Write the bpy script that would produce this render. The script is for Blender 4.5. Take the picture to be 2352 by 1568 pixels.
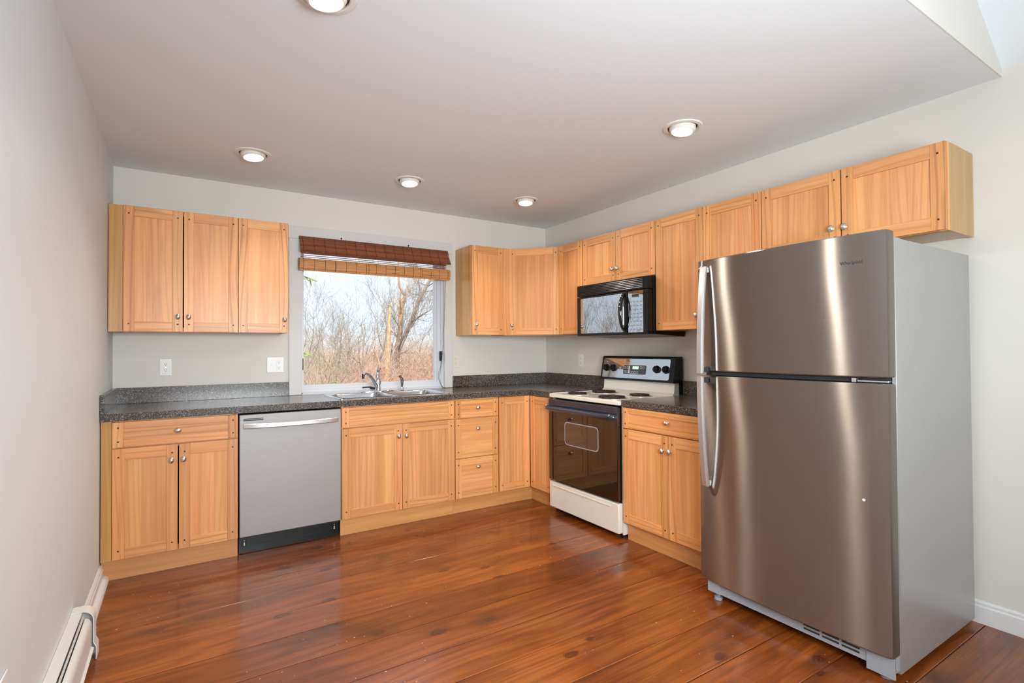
import bpy, bmesh, math, random
from mathutils import Vector, Matrix
PI = math.pi
random.seed(7)
for o in list(bpy.data.objects): bpy.data.objects.remove(o)
SC = bpy.context.scene
COL = SC.collection

# ------------------------------------------------------------------ camera
cam_d = bpy.data.cameras.new('camera'); cam = bpy.data.objects.new('camera', cam_d); COL.objects.link(cam)
cam_d.sensor_width = 36.0; cam_d.lens = 36.0 * 1194.08 / 2352.0; cam_d.clip_start = 0.05; cam_d.clip_end = 400
yaw, pitch, roll = 0.5666, 0.0133, -0.0061
fw = Vector((math.sin(yaw)*math.cos(pitch), math.cos(yaw)*math.cos(pitch), math.sin(pitch)))
rt = Vector((math.cos(yaw), -math.sin(yaw), 0.0)); up = rt.cross(fw)
r2 = rt*math.cos(roll) + up*math.sin(roll); u2 = up*math.cos(roll) - rt*math.sin(roll)
cam.matrix_world = Matrix(((r2.x, u2.x, -fw.x, -3.0651), (r2.y, u2.y, -fw.y, -4.1867), (r2.z, u2.z, -fw.z, 1.2558), (0, 0, 0, 1)))
SC.camera = cam
SC.view_settings.view_transform = 'Standard'; SC.view_settings.look = 'None'
SC.view_settings.gamma = 1.0; SC.view_settings.exposure = 0.0; SC.view_settings.use_curve_mapping = False

# ------------------------------------------------------------------ sky, sun, added fill lamps
W = bpy.data.worlds.new('sky'); SC.world = W; W.use_nodes = True
wn = W.node_tree; wn.nodes.clear()
wo = wn.nodes.new('ShaderNodeOutputWorld'); wb = wn.nodes.new('ShaderNodeBackground')
wb.inputs[0].default_value = (0.77, 0.88, 1.0, 1); wb.inputs[1].default_value = 1.25
wn.links.new(wb.outputs[0], wo.inputs[0])

def lamp(kind, name, loc, energy, color=(1, 1, 1), aim=None, **kw):
    d = bpy.data.lights.new(name, kind); d.energy = energy; d.color = color
    for k, v in kw.items(): setattr(d, k, v)
    o = bpy.data.objects.new(name, d); COL.objects.link(o); o.location = loc
    if aim is not None: o.rotation_euler = (Vector(aim) - Vector(loc)).to_track_quat('-Z', 'Y').to_euler()
    return o
lamp('SUN', 'sun', (0, -20, 30), 5.0, (1.0, 0.94, 0.84), aim=(9, 2, 6), angle=0.01)
# added area lamp standing in for daylight from the room behind the viewer
lamp('AREA', 'rear_fill', (-1.72, -8.40, 1.35), 45, (0.90, 0.96, 1.0), aim=(-1.72, 0, 1.25), shape='RECTANGLE', size=2.9, size_y=2.0)
# added unseen fill lamps: one aimed at the ceiling, one soft into the kitchen
lamp('AREA', 'ceiling_fill', (-2.05, -4.75, 1.45), 58, (0.85, 0.95, 1.0), aim=(-1.95, -1.9, 2.62), shape='RECTANGLE', size=0.8, size_y=0.6)
lamp('AREA', 'kitchen_fill', (-2.75, -4.75, 1.50), 25, (0.93, 0.97, 1.0), aim=(-1.0, -1.1, 0.62), shape='RECTANGLE', size=0.9, size_y=0.9, spread=math.radians(95))

# ------------------------------------------------------------------ node helpers
class NT:
    def __init__(s, name):
        s.m = bpy.data.materials.new(name); s.m.use_nodes = True; s.t = s.m.node_tree; s.t.nodes.clear()
        s.out = s.t.nodes.new('ShaderNodeOutputMaterial'); s.b = s.t.nodes.new('ShaderNodeBsdfPrincipled')
        s.t.links.new(s.b.outputs[0], s.out.inputs[0])
    def n(s, typ, **kw):
        nd = s.t.nodes.new(typ)
        for k, v in kw.items(): setattr(nd, k, v)
        return nd
    def put(s, sock, v):
        if hasattr(v, 'is_output'): s.t.links.new(v, sock)
        elif v is not None: sock.default_value = v
    def math(s, op, a, b=None, c=None, clamp=False):
        nd = s.n('ShaderNodeMath', operation=op, use_clamp=clamp)
        for i, v in enumerate((a, b, c)):
            if v is not None: s.put(nd.inputs[i], v)
        return nd.outputs[0]
    def mix(s, f, a, b, mode='MIX'):
        nd = s.n('ShaderNodeMix', data_type='RGBA', blend_type=mode)
        s.put(nd.inputs[0], f); s.put(nd.inputs[6], a); s.put(nd.inputs[7], b)
        return nd.outputs[2]
    def vec(s, x, y, z=0.0):
        nd = s.n('ShaderNodeCombineXYZ'); s.put(nd.inputs[0], x); s.put(nd.inputs[1], y); s.put(nd.inputs[2], z); return nd.outputs[0]
    def noise(s, v, scale=1.0, detail=2.0, rough=0.5, dist=0.0):
        nd = s.n('ShaderNodeTexNoise'); s.put(nd.inputs['Vector'], v); nd.inputs['Scale'].default_value = scale
        nd.inputs['Detail'].default_value = detail; nd.inputs['Roughness'].default_value = rough; nd.inputs['Distortion'].default_value = dist
        return nd.outputs[0]
    def voro(s, v, scale=1.0, out='Distance', rnd=1.0):
        nd = s.n('ShaderNodeTexVoronoi'); s.put(nd.inputs['Vector'], v); nd.inputs['Scale'].default_value = scale
        nd.inputs['Randomness'].default_value = rnd
        return nd.outputs[out]
    def ramp(s, f, lo, hi, a=0.0, b=1.0):
        nd = s.n('ShaderNodeMapRange'); nd.interpolation_type = 'SMOOTHSTEP'
        s.put(nd.inputs[0], f); nd.inputs[1].default_value = lo; nd.inputs[2].default_value = hi
        nd.inputs[3].default_value = a; nd.inputs[4].default_value = b
        return nd.outputs[0]
    def bump(s, h, strength=0.2, dist=0.001):
        nd = s.n('ShaderNodeBump'); nd.inputs['Strength'].default_value = strength; nd.inputs['Distance'].default_value = dist
        s.put(nd.inputs['Height'], h); s.t.links.new(nd.outputs[0], s.b.inputs['Normal'])
    def set(s, **kw):
        for k, v in kw.items(): s.put(s.b.inputs[k.replace('_', ' ')], v)
        return s
    def uv(s):
        nd = s.n('ShaderNodeUVMap', uv_map='grain'); sp = s.n('ShaderNodeSeparateXYZ'); s.t.links.new(nd.outputs[0], sp.inputs[0])
        return sp.outputs[0], sp.outputs[1]
    def board(s):
        a = s.n('ShaderNodeAttribute', attribute_name='board'); sp = s.n('ShaderNodeSeparateColor'); s.t.links.new(a.outputs[0], sp.inputs[0])
        return sp.outputs[0], sp.outputs[1], sp.outputs[2]
    def obco(s):
        return s.n('ShaderNodeTexCoord').outputs['Object']

def c3(r, g, b):                      # sRGB 0-255 -> linear
    f = lambda c: (c/255/12.92) if c/255 <= 0.04045 else ((c/255+0.055)/1.055)**2.4
    return (f(r), f(g), f(b), 1.0)
def plain(name, col, rough=0.5, metal=0.0, spec=0.5, noise=0.0, coat=0.0, exact=False):
    t = NT(name); t.set(Base_Color=col, Roughness=rough, Metallic=metal)
    t.b.inputs['Specular IOR Level'].default_value = spec
    if coat: t.set(Coat_Weight=coat, Coat_Roughness=0.05)
    if exact: return t.m
    nz = t.noise(t.obco(), 60 if not noise else noise, 2)
    t.set(Roughness=t.math('ADD', t.math('MULTIPLY', nz, 0.08), max(rough-0.04, 0.0)))
    return t.m
def wood_mat(name, light, base, dark, rough=0.40, coat=0.15, fig=1.0, yellow=0.0):
    t = NT(name); u, v = t.uv(); R, G, B = t.board(); sd = t.math('MULTIPLY', B, 40.0)
    f1 = t.noise(t.vec(t.math('MULTIPLY', u, 360.0), t.math('MULTIPLY', v, 7.0), sd), 1, 3, 0.6)
    f2 = t.noise(t.vec(t.math('MULTIPLY', u, 22.0), t.math('MULTIPLY', v, 0.8), sd), 1, 2, 0.5, 0.3)
    nz = t.noise(t.vec(t.math('MULTIPLY', u, 4.0), t.math('MULTIPLY', v, 0.8), sd), 1, 1.0, 0.45)
    ring = t.math('SINE', t.math('ADD', t.math('MULTIPLY', u, 200.0), t.math('MULTIPLY', nz, 26.0)))
    ring = t.ramp(ring, 0.25, 1.0)
    ring = t.math('MULTIPLY', ring, t.math('MULTIPLY', G, fig))
    col = t.mix(t.ramp(f2, 0.3, 0.7), light, base)
    col = t.mix(t.math('MULTIPLY', ring, 0.45), col, dark)
    col = t.mix(t.ramp(f1, 0.48, 0.80, 0.0, 0.27), col, dark)
    f3 = t.noise(t.vec(t.math('MULTIPLY', u, 14.0), t.math('MULTIPLY', v, 2.2), t.math('ADD', sd, 9.0)), 1, 2)
    col = t.mix(t.math('MULTIPLY', t.ramp(f3, 0.62, 0.80), t.math('MULTIPLY', G, 0.5)), col, dark)
    tone = t.ramp(R, 0.0, 1.0, 0.82, 1.10)
    hs = t.n('ShaderNodeHueSaturation'); t.put(hs.inputs['Color'], col); t.put(hs.inputs['Value'], tone)
    t.put(hs.inputs['Hue'], t.ramp(B, 0.0, 1.0, 0.4985+yellow, 0.5045+yellow)); hs.inputs['Saturation'].default_value = 1.0
    t.set(Base_Color=hs.outputs[0], Roughness=t.ramp(f1, 0, 1, rough-0.06, rough+0.1), Coat_Weight=coat, Coat_Roughness=0.22)
    t.bump(f1, 0.05, 0.0006)
    return t.m

M = {}
M['wood'] = wood_mat('hickory_panel', c3(230, 164, 105), c3(214, 144, 86), c3(142, 80, 41))
M['wood_side'] = wood_mat('hickory_yellow', c3(210, 156, 90), c3(192, 134, 68), c3(146, 92, 42), rough=0.34, coat=0.5, fig=0.8, yellow=0.003)
M['toe'] = wood_mat('toe_board', c3(220, 156, 96), c3(206, 140, 80), c3(170, 108, 58), rough=0.45, fig=0.35)
M['plug'] = plain('dark_plug', c3(52, 26, 14), 0.5)
M['inside'] = plain('cabinet_inside', c3(92, 64, 42), 0.7)
M['nickel'] = plain('satin_nickel', (0.66, 0.63, 0.60, 1), 0.28, 1.0)
M['chrome'] = plain('chrome', (0.80, 0.82, 0.85, 1), 0.06, 1.0)
M['white'] = plain('white_paint', c3(226, 224, 222), 0.35)
M['vinyl'] = plain('white_vinyl', c3(206, 208, 213), 0.3)
M['casing'] = plain('casing_paint', c3(208, 206, 203), 0.4)
M['heater'] = plain('heater_enamel', c3(222, 220, 217), 0.35)
M['plate'] = plain('white_plate', c3(232, 231, 228), 0.3)
M['cream'] = plain('cream_plate', c3(224, 216, 200), 0.3)
M['slot'] = plain('slot_dark', c3(40, 38, 36), 0.6)
M['black'] = plain('black_plastic', c3(12, 12, 13), 0.3, spec=0.3)
M['blackgloss'] = plain('black_gloss', c3(6, 6, 8), 0.04, coat=1.0)
M['blackmatte'] = plain('black_matte', c3(20, 20, 22), 0.55)
M['bluish'] = plain('blue_black_sky_tint', c3(40, 46, 62), 0.22, coat=0.5)  # blue tint on the vent strip is painted-in sky reflection
M['bisque'] = plain('bisque_enamel', c3(226, 221, 208), 0.18, coat=0.5)
M['drip'] = plain('drip_pan_enamel', c3(198, 190, 176), 0.3, 0.35)
M['coil'] = plain('coil_iron', c3(28, 25, 24), 0.45, 0.3)
M['gasket'] = plain('gasket', c3(40, 43, 48), 0.5)
M['fridge_side'] = plain('grey_textured_steel', c3(168, 167, 165), 0.33, 0.5)
M['grille'] = plain('grey_plastic', c3(150, 154, 160), 0.4)
M['steel_light'] = plain('handle_steel', c3(214, 212, 210), 0.32, 0.85)
M['white_mark'] = plain('white_mark', c3(225, 228, 230), 0.4)
M['gold'] = plain('gold_ring', c3(214, 170, 110), 0.3, 0.8)
M['logo'] = plain('logo_grey', c3(60, 62, 66), 0.3, 0.5)
M['cord'] = plain('dark_cord', c3(40, 38, 36), 0.7)
M['leafdry'] = plain('dry_leaf', c3(92, 44, 30), 0.7)
M['sticker'] = plain('sticker', c3(200, 200, 200), 0.5)
def steel(name, col, rough, aniso, rot, uscale=700.0, wav=0.0):
    t = NT(name); u, v = t.uv()
    f = t.noise(t.vec(t.math('MULTIPLY', u, 6.0), t.math('MULTIPLY', v, uscale), 0.0), 1, 2)
    t.set(Base_Color=t.mix(t.ramp(f, 0.3, 0.7), col, tuple(c*0.93 for c in col[:3])+(1,)), Metallic=1.0, Roughness=rough, Anisotropic=aniso, Anisotropic_Rotation=rot)
    tg = t.n('ShaderNodeTangent', direction_type='UV_MAP', uv_map='grain'); t.t.links.new(tg.outputs[0], t.b.inputs['Tangent'])
    if wav:
        w = t.noise(t.vec(t.math('MULTIPLY', u, 1.6), t.math('MULTIPLY', v, 2.2), 0.0), 1, 1.0)
        t.bump(w, 1.0, wav)
    return t.m
def brushed(name, col, rough, aniso, rot):
    t = NT(name); u, v = t.uv(); t.t.nodes.remove(t.b)
    f = t.noise(t.vec(t.math('MULTIPLY', u, 6.0), t.math('MULTIPLY', v, 700.0), 0.0), 1, 2)
    gl = t.n('ShaderNodeBsdfAnisotropic'); gl.distribution = 'MULTI_GGX'; gl.inputs['Roughness'].default_value = rough; gl.inputs['Anisotropy'].default_value = aniso; gl.inputs['Rotation'].default_value = rot
    t.put(gl.inputs['Color'], t.mix(t.ramp(f, 0.3, 0.7), col, tuple(c*0.93 for c in col[:3])+(1,)))
    tg = t.n('ShaderNodeTangent', direction_type='UV_MAP', uv_map='grain'); t.put(gl.inputs['Tangent'], tg.outputs[0]); t.put(t.out.inputs[0], gl.outputs[0])
    return t.m
M['steel'] = brushed('brushed_steel', c3(164, 158, 152), 0.26, 0.80, 0.0)
M['steel_dw'] = steel('fine_steel', c3(164, 161, 159), 0.58, 0.2, 0.25)
M['sink'] = steel('sink_steel', c3(196, 196, 198), 0.22, 0.0, 0.0, 90)
# painted walls
def paint(name, col, rough=0.55):
    t = NT(name); oc = t.obco(); f = t.noise(oc, 320, 2); g = t.noise(oc, 1.3, 1)
    t.set(Base_Color=t.mix(t.ramp(g, 0.3, 0.7, 0.0, 0.5), col, tuple(c*0.985 for c in col[:3])+(1,)), Roughness=rough)
    t.bump(f, 0.04, 0.0008); return t.m
M['wall'] = paint('wall_paint', c3(220, 215, 207))
M['wall_left'] = paint('wall_paint_cool', c3(216, 220, 222))
M['ceil'] = paint('ceiling_paint', c3(229, 233, 236), 0.7)
# granite-look laminate
t = NT('granite_laminate'); oc = t.obco()
a = t.voro(oc, 420, 'Color'); sp = t.n('ShaderNodeSeparateColor'); t.put(sp.inputs[0], a)
d = t.noise(oc, 260, 3, 0.6)
col = t.mix(t.ramp(sp.outputs[0], 0.35, 1.0), c3(38, 35, 34), c3(92, 86, 80))
col = t.mix(t.ramp(sp.outputs[1], 0.88, 0.93), col, c3(170, 160, 148))
col = t.mix(t.ramp(d, 0.56, 0.68, 0.0, 0.75), col, c3(28, 26, 27))
col = t.mix(t.ramp(sp.outputs[2], 0.93, 0.97, 0.0, 0.6), col, c3(150, 104, 78))
t.set(Base_Color=col, Roughness=t.ramp(d, 0, 1, 0.15, 0.25)); t.b.inputs['Specular IOR Level'].default_value = 0.55
M['granite'] = t.m
# wide pine floor
t = NT('wide_pine_boards'); u, v = t.uv(); R, G, B = t.board(); sd = t.math('MULTIPLY', B, 60.0)
f1 = t.noise(t.vec(t.math('MULTIPLY', u, 150.0), t.math('MULTIPLY', v, 2.2), sd), 1, 3, 0.6)
nz = t.noise(t.vec(t.math('MULTIPLY', u, 4.5), t.math('MULTIPLY', v, 0.75), sd), 1, 1.5, 0.5)
ring = t.ramp(t.math('SINE', t.math('ADD', t.math('MULTIPLY', u, 70.0), t.math('MULTIPLY', nz, 40.0))), -0.2, 1.0)
f2 = t.noise(t.vec(t.math('MULTIPLY', u, 6.0), t.math('MULTIPLY', v, 1.6), sd), 1, 3, 0.6)
kx = t.vec(t.math('ADD', t.math('MULTIPLY', u, 4.6), t.math('MULTIPLY', sd, 3.3)), t.math('ADD', t.math('MULTIPLY', v, 2.6), t.math('MULTIPLY', sd, 1.7)), 0.0)
kn = t.n('ShaderNodeTexVoronoi', voronoi_dimensions='2D'); t.put(kn.inputs['Vector'], t.n('ShaderNodeVectorMath', operation='ADD').outputs[0])
va = kn.inputs['Vector'].links[0].from_node; t.put(va.inputs[0], kx)
nzv = t.n('ShaderNodeTexNoise'); t.put(nzv.inputs['Vector'], t.vec(t.math('MULTIPLY', u, 40.0), t.math('MULTIPLY', v, 20.0), sd)); nzv.inputs['Scale'].default_value = 1.0
sc_ = t.n('ShaderNodeVectorMath', operation='SCALE'); t.put(sc_.inputs[0], nzv.outputs[1]); sc_.inputs['Scale'].default_value = 0.09; t.put(va.inputs[1], sc_.outputs[0])
kn.inputs['Scale'].default_value = 1.0
kc = t.n('ShaderNodeSeparateColor'); t.put(kc.inputs[0], kn.outputs['Color'])
sel = t.ramp(kc.outputs[0], 0.50, 0.53)
knot = t.math('MULTIPLY', t.ramp(t.math('ADD', kn.outputs['Distance'], t.math('MULTIPLY', kc.outputs[1], -0.05)), 0.03, 0.075, 1.0, 0.0), sel)
halo = t.math('MULTIPLY', t.ramp(kn.outputs['Distance'], 0.05, 0.42, 1.0, 0.0), t.math('MULTIPLY', sel, t.ramp(f2, 0.42, 0.62)))
kring = t.math('MULTIPLY', t.ramp(t.math('SINE', t.math('MULTIPLY', kn.outputs['Distance'], 160.0)), 0.0, 1.0), knot)
col = t.mix(t.ramp(f2, 0.3, 0.72), c3(166, 92, 44), c3(124, 62, 28))
col = t.mix(t.math('MULTIPLY', ring, 0.36), col, c3(92, 44, 20))
col = t.mix(t.ramp(f1, 0.42, 0.75, 0.0, 0.55), col, c3(80, 37, 17))
col = t.mix(t.math('MULTIPLY', halo, 0.6), col, c3(68, 36, 20))
col = t.mix(t.math('MULTIPLY', knot, 0.75), col, c3(62, 28, 16))
col = t.mix(t.math('MULTIPLY', kring, 0.5), col, c3(132, 66, 34))
oc = t.obco()
fl = t.n('ShaderNodeTexVoronoi', voronoi_dimensions='2D'); t.put(fl.inputs['Vector'], oc); fl.inputs['Scale'].default_value = 26.0
fc = t.n('ShaderNodeSeparateColor'); t.put(fc.inputs[0], fl.outputs['Color'])
big = t.noise(oc, 1.1, 1)
fleck = t.math('MULTIPLY', t.ramp(t.math('SUBTRACT', fl.outputs['Distance'], t.math('MULTIPLY', fc.outputs[1], 0.07)), 0.015, 0.03, 1.0, 0.0), t.ramp(t.math('ADD', fc.outputs[0], t.math('MULTIPLY', big, 0.5)), 1.20, 1.24))
col = t.mix(t.math('MULTIPLY', fleck, 0.85), col, c3(214, 200, 186))
hs = t.n('ShaderNodeHueSaturation'); t.put(hs.inputs['Color'], col); t.put(hs.inputs['Value'], t.ramp(R, 0, 1, 0.72, 1.03)); hs.inputs['Saturation'].default_value = 1.03
rg = t.noise(oc, 3.0, 3, 0.6)
t.set(Base_Color=hs.outputs[0], Roughness=t.ramp(rg, 0.3, 0.7, 0.22, 0.36), Coat_Weight=0.40, Coat_Roughness=t.ramp(rg, 0.3, 0.75, 0.06, 0.2))
t.bump(t.math('ADD', t.math('MULTIPLY', f1, 0.4), t.math('MULTIPLY', t.noise(oc, 9, 3), 1.0)), 0.22, 0.002)
M['floor'] = t.m
M['gap'] = plain('floor_gap', c3(48, 24, 12), 0.7)
# bamboo
def bamboo(name, a, b, dk, trans=0.0):
    t = NT(name); u, v = t.uv(); R, G, B = t.board(); sd = t.math('MULTIPLY', B, 30.0)
    f = t.noise(t.vec(t.math('MULTIPLY', u, 300.0), t.math('MULTIPLY', v, 6.0), sd), 1, 2)
    n2 = t.noise(t.vec(t.math('MULTIPLY', u, 2.0), t.math('MULTIPLY', v, 5.0), sd), 1, 2)
    col = t.mix(t.ramp(R, 0, 1), a, b); col = t.mix(t.ramp(f, 0.5, 0.8, 0, 0.5), col, dk); col = t.mix(t.ramp(n2, 0.62, 0.72, 0, 0.6), col, dk)
    t.set(Base_Color=col, Roughness=0.4)
    return t.m
M['bamboo'] = bamboo('bamboo_dark', c3(112, 58, 32), c3(148, 82, 46), c3(60, 28, 18))
M['bamboo_lit'] = bamboo('bamboo_roll_lit', c3(196, 132, 76), c3(222, 160, 100), c3(130, 74, 40))  # paler orange copy of the bamboo, light on the roll painted in
M['thread'] = plain('dark_thread', c3(50, 26, 18), 0.8)
# glass
t = NT('clear_glass'); t.t.nodes.remove(t.b)
tr = t.n('ShaderNodeBsdfTransparent'); gl = t.n('ShaderNodeBsdfGlossy'); gl.inputs['Roughness'].default_value = 0.0
mx = t.n('ShaderNodeMixShader'); fr = t.n('ShaderNodeFresnel'); fr.inputs[0].default_value = 1.16
t.put(mx.inputs[0], t.math('MULTIPLY', fr.outputs[0], 0.8)); t.put(mx.inputs[1], tr.outputs[0]); t.put(mx.inputs[2], gl.outputs[0]); t.put(t.out.inputs[0], mx.outputs[0])
M['glass'] = t.m
M['ovenglass'] = plain('oven_glass', c3(9, 6, 5), 0.02, coat=1.0, exact=True)
M['mwglass'] = plain('microwave_glass', c3(10, 11, 12), 0.0, exact=True)
M['ovenwindow'] = plain('oven_window', c3(66, 50, 43), 0.08, coat=1.0)
def emit(name, col, s):
    t = NT(name); t.set(Base_Color=(0.8, 0.8, 0.8, 1), Emission_Color=col, Emission_Strength=s); return t.m
M['lens'] = emit('lit_lens', (1.0, 0.95, 0.87, 1), 9.0)
M['trim'] = plain('light_trim', c3(228, 224, 216), 0.4)
M['redled'] = emit('red_indicator', (1.0, 0.08, 0.04, 1), 1.0)
M['green'] = emit('green_display', (0.25, 0.8, 0.45, 1), 0.5)
M['display'] = plain('display_dark', c3(40, 44, 46), 0.1)
M['panelgloss'] = plain('control_panel_gloss', c3(16, 13, 13), 0.05, exact=True)
for k_, v_ in (('mwglass', 5.5), ('panelgloss', 5.0)): [n_ for n_ in M[k_].node_tree.nodes if n_.bl_idname == 'ShaderNodeBsdfPrincipled'][0].inputs['IOR'].default_value = v_

# ------------------------------------------------------------------ mesh builder
def rnd(a, b): return random.uniform(a, b)
class MB:
    def __init__(s): s.v = []; s.f = []; s.uv = []; s.bd = []; s.mi = []; s.sm = []
    def add(s, verts, faces, mat=0, grain=2, tone=None, fig=None, smooth=False, uvs=None):
        o = len(s.v); s.v += [tuple(p) for p in verts]
        tone = rnd(0, 1) if tone is None else tone; fig = rnd(0, 1)**1.5 if fig is None else fig
        bd = (tone, fig, random.random(), 1.0); ou, ov = rnd(0, 9), rnd(0, 9)
        ax = [i for i in range(3) if i != grain]
        for k, f in enumerate(faces):
            s.f.append([i+o for i in f]); s.mi.append(mat); s.sm.append(smooth)
            if uvs is not None: us = [uvs[i] for i in f]
            else:
                P = [Vector(verts[i]) for i in f]; n = (P[1]-P[0]).cross(P[2]-P[0])
                if len(P) > 3: n += (P[2]-P[0]).cross(P[3]-P[0])
                n = [abs(c) for c in n]
                if n[grain] > max(n[ax[0]], n[ax[1]]): us = [(p[ax[0]], p[ax[1]]*0.05) for p in P]
                else:
                    i = ax[0] if n[ax[0]] < n[ax[1]] else ax[1]; j = ax[0] + ax[1] - i
                    us = [(p[i]+p[j]*0.3, p[grain]) for p in P]
            s.uv.append([(a+ou, b+ov) for a, b in us]); s.bd.append(bd)
        return s
    def box(s, lo, hi, mat=0, grain=2, bev=0.0, tone=None, fig=None):
        (x0, y0, z0), (x1, y1, z1) = [tuple(map(min, lo, hi)), tuple(map(max, lo, hi))]
        if bev <= 0:
            v = [(x0, y0, z0), (x1, y0, z0), (x1, y1, z0), (x0, y1, z0), (x0, y0, z1), (x1, y0, z1), (x1, y1, z1), (x0, y1, z1)]
            f = [(0, 3, 2, 1), (4, 5, 6, 7), (0, 1, 5, 4), (1, 2, 6, 5), (2, 3, 7, 6), (3, 0, 4, 7)]
            return s.add(v, f, mat, grain, tone, fig)
        b = min(bev, (x1-x0)*0.49, (y1-y0)*0.49, (z1-z0)*0.49)
        bm = bmesh.new(); bmesh.ops.create_cube(bm, size=1.0)
        for p in bm.verts: p.co = Vector(((x0+x1)/2+p.co.x*(x1-x0), (y0+y1)/2+p.co.y*(y1-y0), (z0+z1)/2+p.co.z*(z1-z0)))
        bmesh.ops.bevel(bm, geom=list(bm.edges), offset=b, segments=2, affect='EDGES', profile=0.5)
        return s.bm(bm, mat, grain, tone, fig)
    def bm(s, bm, mat=0, grain=2, tone=None, fig=None, smooth=False, mtx=None):
        bm.verts.index_update(); v = [tuple((mtx @ p.co) if mtx else p.co) for p in bm.verts]; f = [[q.index for q in fc.verts] for fc in bm.faces]
        bm.free(); return s.add(v, f, mat, grain, tone, fig, smooth)
    def prism(s, poly, a0, a1, axis=2, mat=0, grain=2, smooth=False, tone=None, fig=None):
        # poly: list of 2D points in the two other axes, extruded along axis
        ax = [i for i in range(3) if i != axis]; v = []
        for a in (a0, a1):
            for p in poly:
                q = [0, 0, 0]; q[ax[0]] = p[0]; q[ax[1]] = p[1]; q[axis] = a; v.append(tuple(q))
        n = len(poly); f = [list(range(n))[::-1], list(range(n, 2*n))] + [(i, (i+1) % n, n+(i+1) % n, n+i) for i in range(n)]
        return s.add(v, f, mat, grain, tone, fig, smooth)
    def loft(s, rings, mat=0, grain=2, closed=True, cap=True, smooth=True, tone=None, fig=None):
        v = [p for r in rings for p in r]; n = len(rings[0]); f = []
        for k in range(len(rings)-1):
            for i in range(n if closed else n-1):
                j = (i+1) % n; f.append((k*n+i, k*n+j, (k+1)*n+j, (k+1)*n+i))
        if cap and closed: f.append(list(range(n))[::-1]); f.append(list(range((len(rings)-1)*n, len(rings)*n)))
        return s.add(v, f, mat, grain, tone, fig, smooth)
    def tube(s, pts, r, n=8, mat=0, cap=True, sq=1.0, up=Vector((0, 0, 1)), grain=2):
        pts = [Vector(p) for p in pts]; rr = r if isinstance(r, (list, tuple)) else [r]*len(pts); rings = []; e = None
        if max(rr) > 0.0075 and 8 <= n < 20: n = 20
        for i, p in enumerate(pts):
            d = (pts[min(i+1, len(pts)-1)] - pts[max(i-1, 0)]).normalized()
            if e is None: e = d.cross(up if abs(d.dot(up)) < 0.95 else Vector((1, 0, 0)))
            e = e - d*e.dot(d)
            if e.length < 1e-6: e = d.orthogonal()
            e = e.normalized(); g = e.cross(d)
            rings.append([p + e*math.cos(2*PI*k/n)*rr[i] + g*math.sin(2*PI*k/n)*rr[i]*sq for k in range(n)])
        return s.loft(rings, mat, grain, True, cap)
    def lathe(s, prof, c=(0, 0, 0), axis=Vector((0, 0, 1)), n=24, mat=0, sx=1.0, sy=1.0, cap=True, xdir=None):
        n = max(n, 24) if n > 10 else n
        axis = Vector(axis).normalized(); e = Vector(xdir) if xdir else (axis.cross(Vector((0, 0, 1))) if abs(axis.z) < 0.9 else Vector((1, 0, 0)))
        e.normalize(); g = axis.cross(e); c = Vector(c)
        rings = [[c + axis*h + e*math.cos(2*PI*k/n)*r*sx + g*math.sin(2*PI*k/n)*r*sy for k in range(n)] for r, h in prof]
        return s.loft(rings, mat, 2, True, cap)
    def build(s, name, mats, parent=None, angle=20, loc=None):
        me = bpy.data.meshes.new(name); me.from_pydata(s.v, [], s.f)
        me.uv_layers.new(name='grain'); me.color_attributes.new('board', 'FLOAT_COLOR', 'CORNER')
        me.uv_layers['grain'].data.foreach_set('uv', [c for us in s.uv for q in us for c in q])
        me.color_attributes['board'].data.foreach_set('color', [c for us, bd in zip(s.uv, s.bd) for q in us for c in bd])
        for m in (mats if isinstance(mats, (list, tuple)) else [mats]): me.materials.append(M[m] if isinstance(m, str) else m)
        me.polygons.foreach_set('material_index', s.mi); me.polygons.foreach_set('use_smooth', [True]*len(s.mi))
        me.update()
        bm = bmesh.new(); bm.from_mesh(me); bmesh.ops.recalc_face_normals(bm, faces=bm.faces); bm.to_mesh(me); bm.free()
        me.set_sharp_from_angle(angle=math.radians(angle))
        o = bpy.data.objects.new(name, me); COL.objects.link(o)
        if parent is not None: o.parent = parent
        if loc is not None: o.location = loc
        return o
def tag(o, label, cat, group=None, kind=None):
    o['label'] = label; o['category'] = cat
    if group: o['group'] = group
    if kind: o['kind'] = kind
    return o
def thing(name, label, cat, loc=(0, 0, 0), rz=0.0, group=None, kind=None):
    o = bpy.data.objects.new(name, None); o.empty_display_size = 0.1; COL.objects.link(o); o.location = loc; o.rotation_euler = (0, 0, rz)
    return tag(o, label, cat, group, kind)
def copy_tree(o, parent=None):
    c = o.copy(); COL.objects.link(c)
    if parent is not None: c.parent = parent
    for ch in list(o.children): copy_tree(ch, c)
    return c
def struct(mb, name, mats, label, cat): return tag(mb.build(name, mats), label, cat, kind='structure')

# ------------------------------------------------------------------ room shell
LX, HC, YS, YR = -3.436, 2.445, -3.42, -8.5
WX0, WX1, WZ0, WZ1 = -2.301, -1.090, 0.916, 2.10          # window opening
m = MB()
m.box((LX-0.14, 0, -0.05), (WX0, 0.14, HC+0.1)); m.box((WX1, 0, -0.05), (0.14, 0.14, HC+0.1))
m.box((WX0, 0, -0.05), (WX1, 0.14, WZ0)); m.box((WX0, 0, WZ1), (WX1, 0.14, HC+0.1))
struct(m, 'wall_back', 'wall', 'off-white back wall around the sink window', 'wall')
m = MB(); m.box((0, YR, -0.05), (0.14, 0.0, 2.60)); struct(m, 'wall_right', 'wall', 'off-white right wall behind the range and refrigerator', 'wall')
m = MB(); m.box((LX-0.14, YR, -0.05), (LX, 0.0, 2.60)); struct(m, 'wall_left', 'wall_left', 'bare white left wall above the baseboard heater', 'wall')
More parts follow.
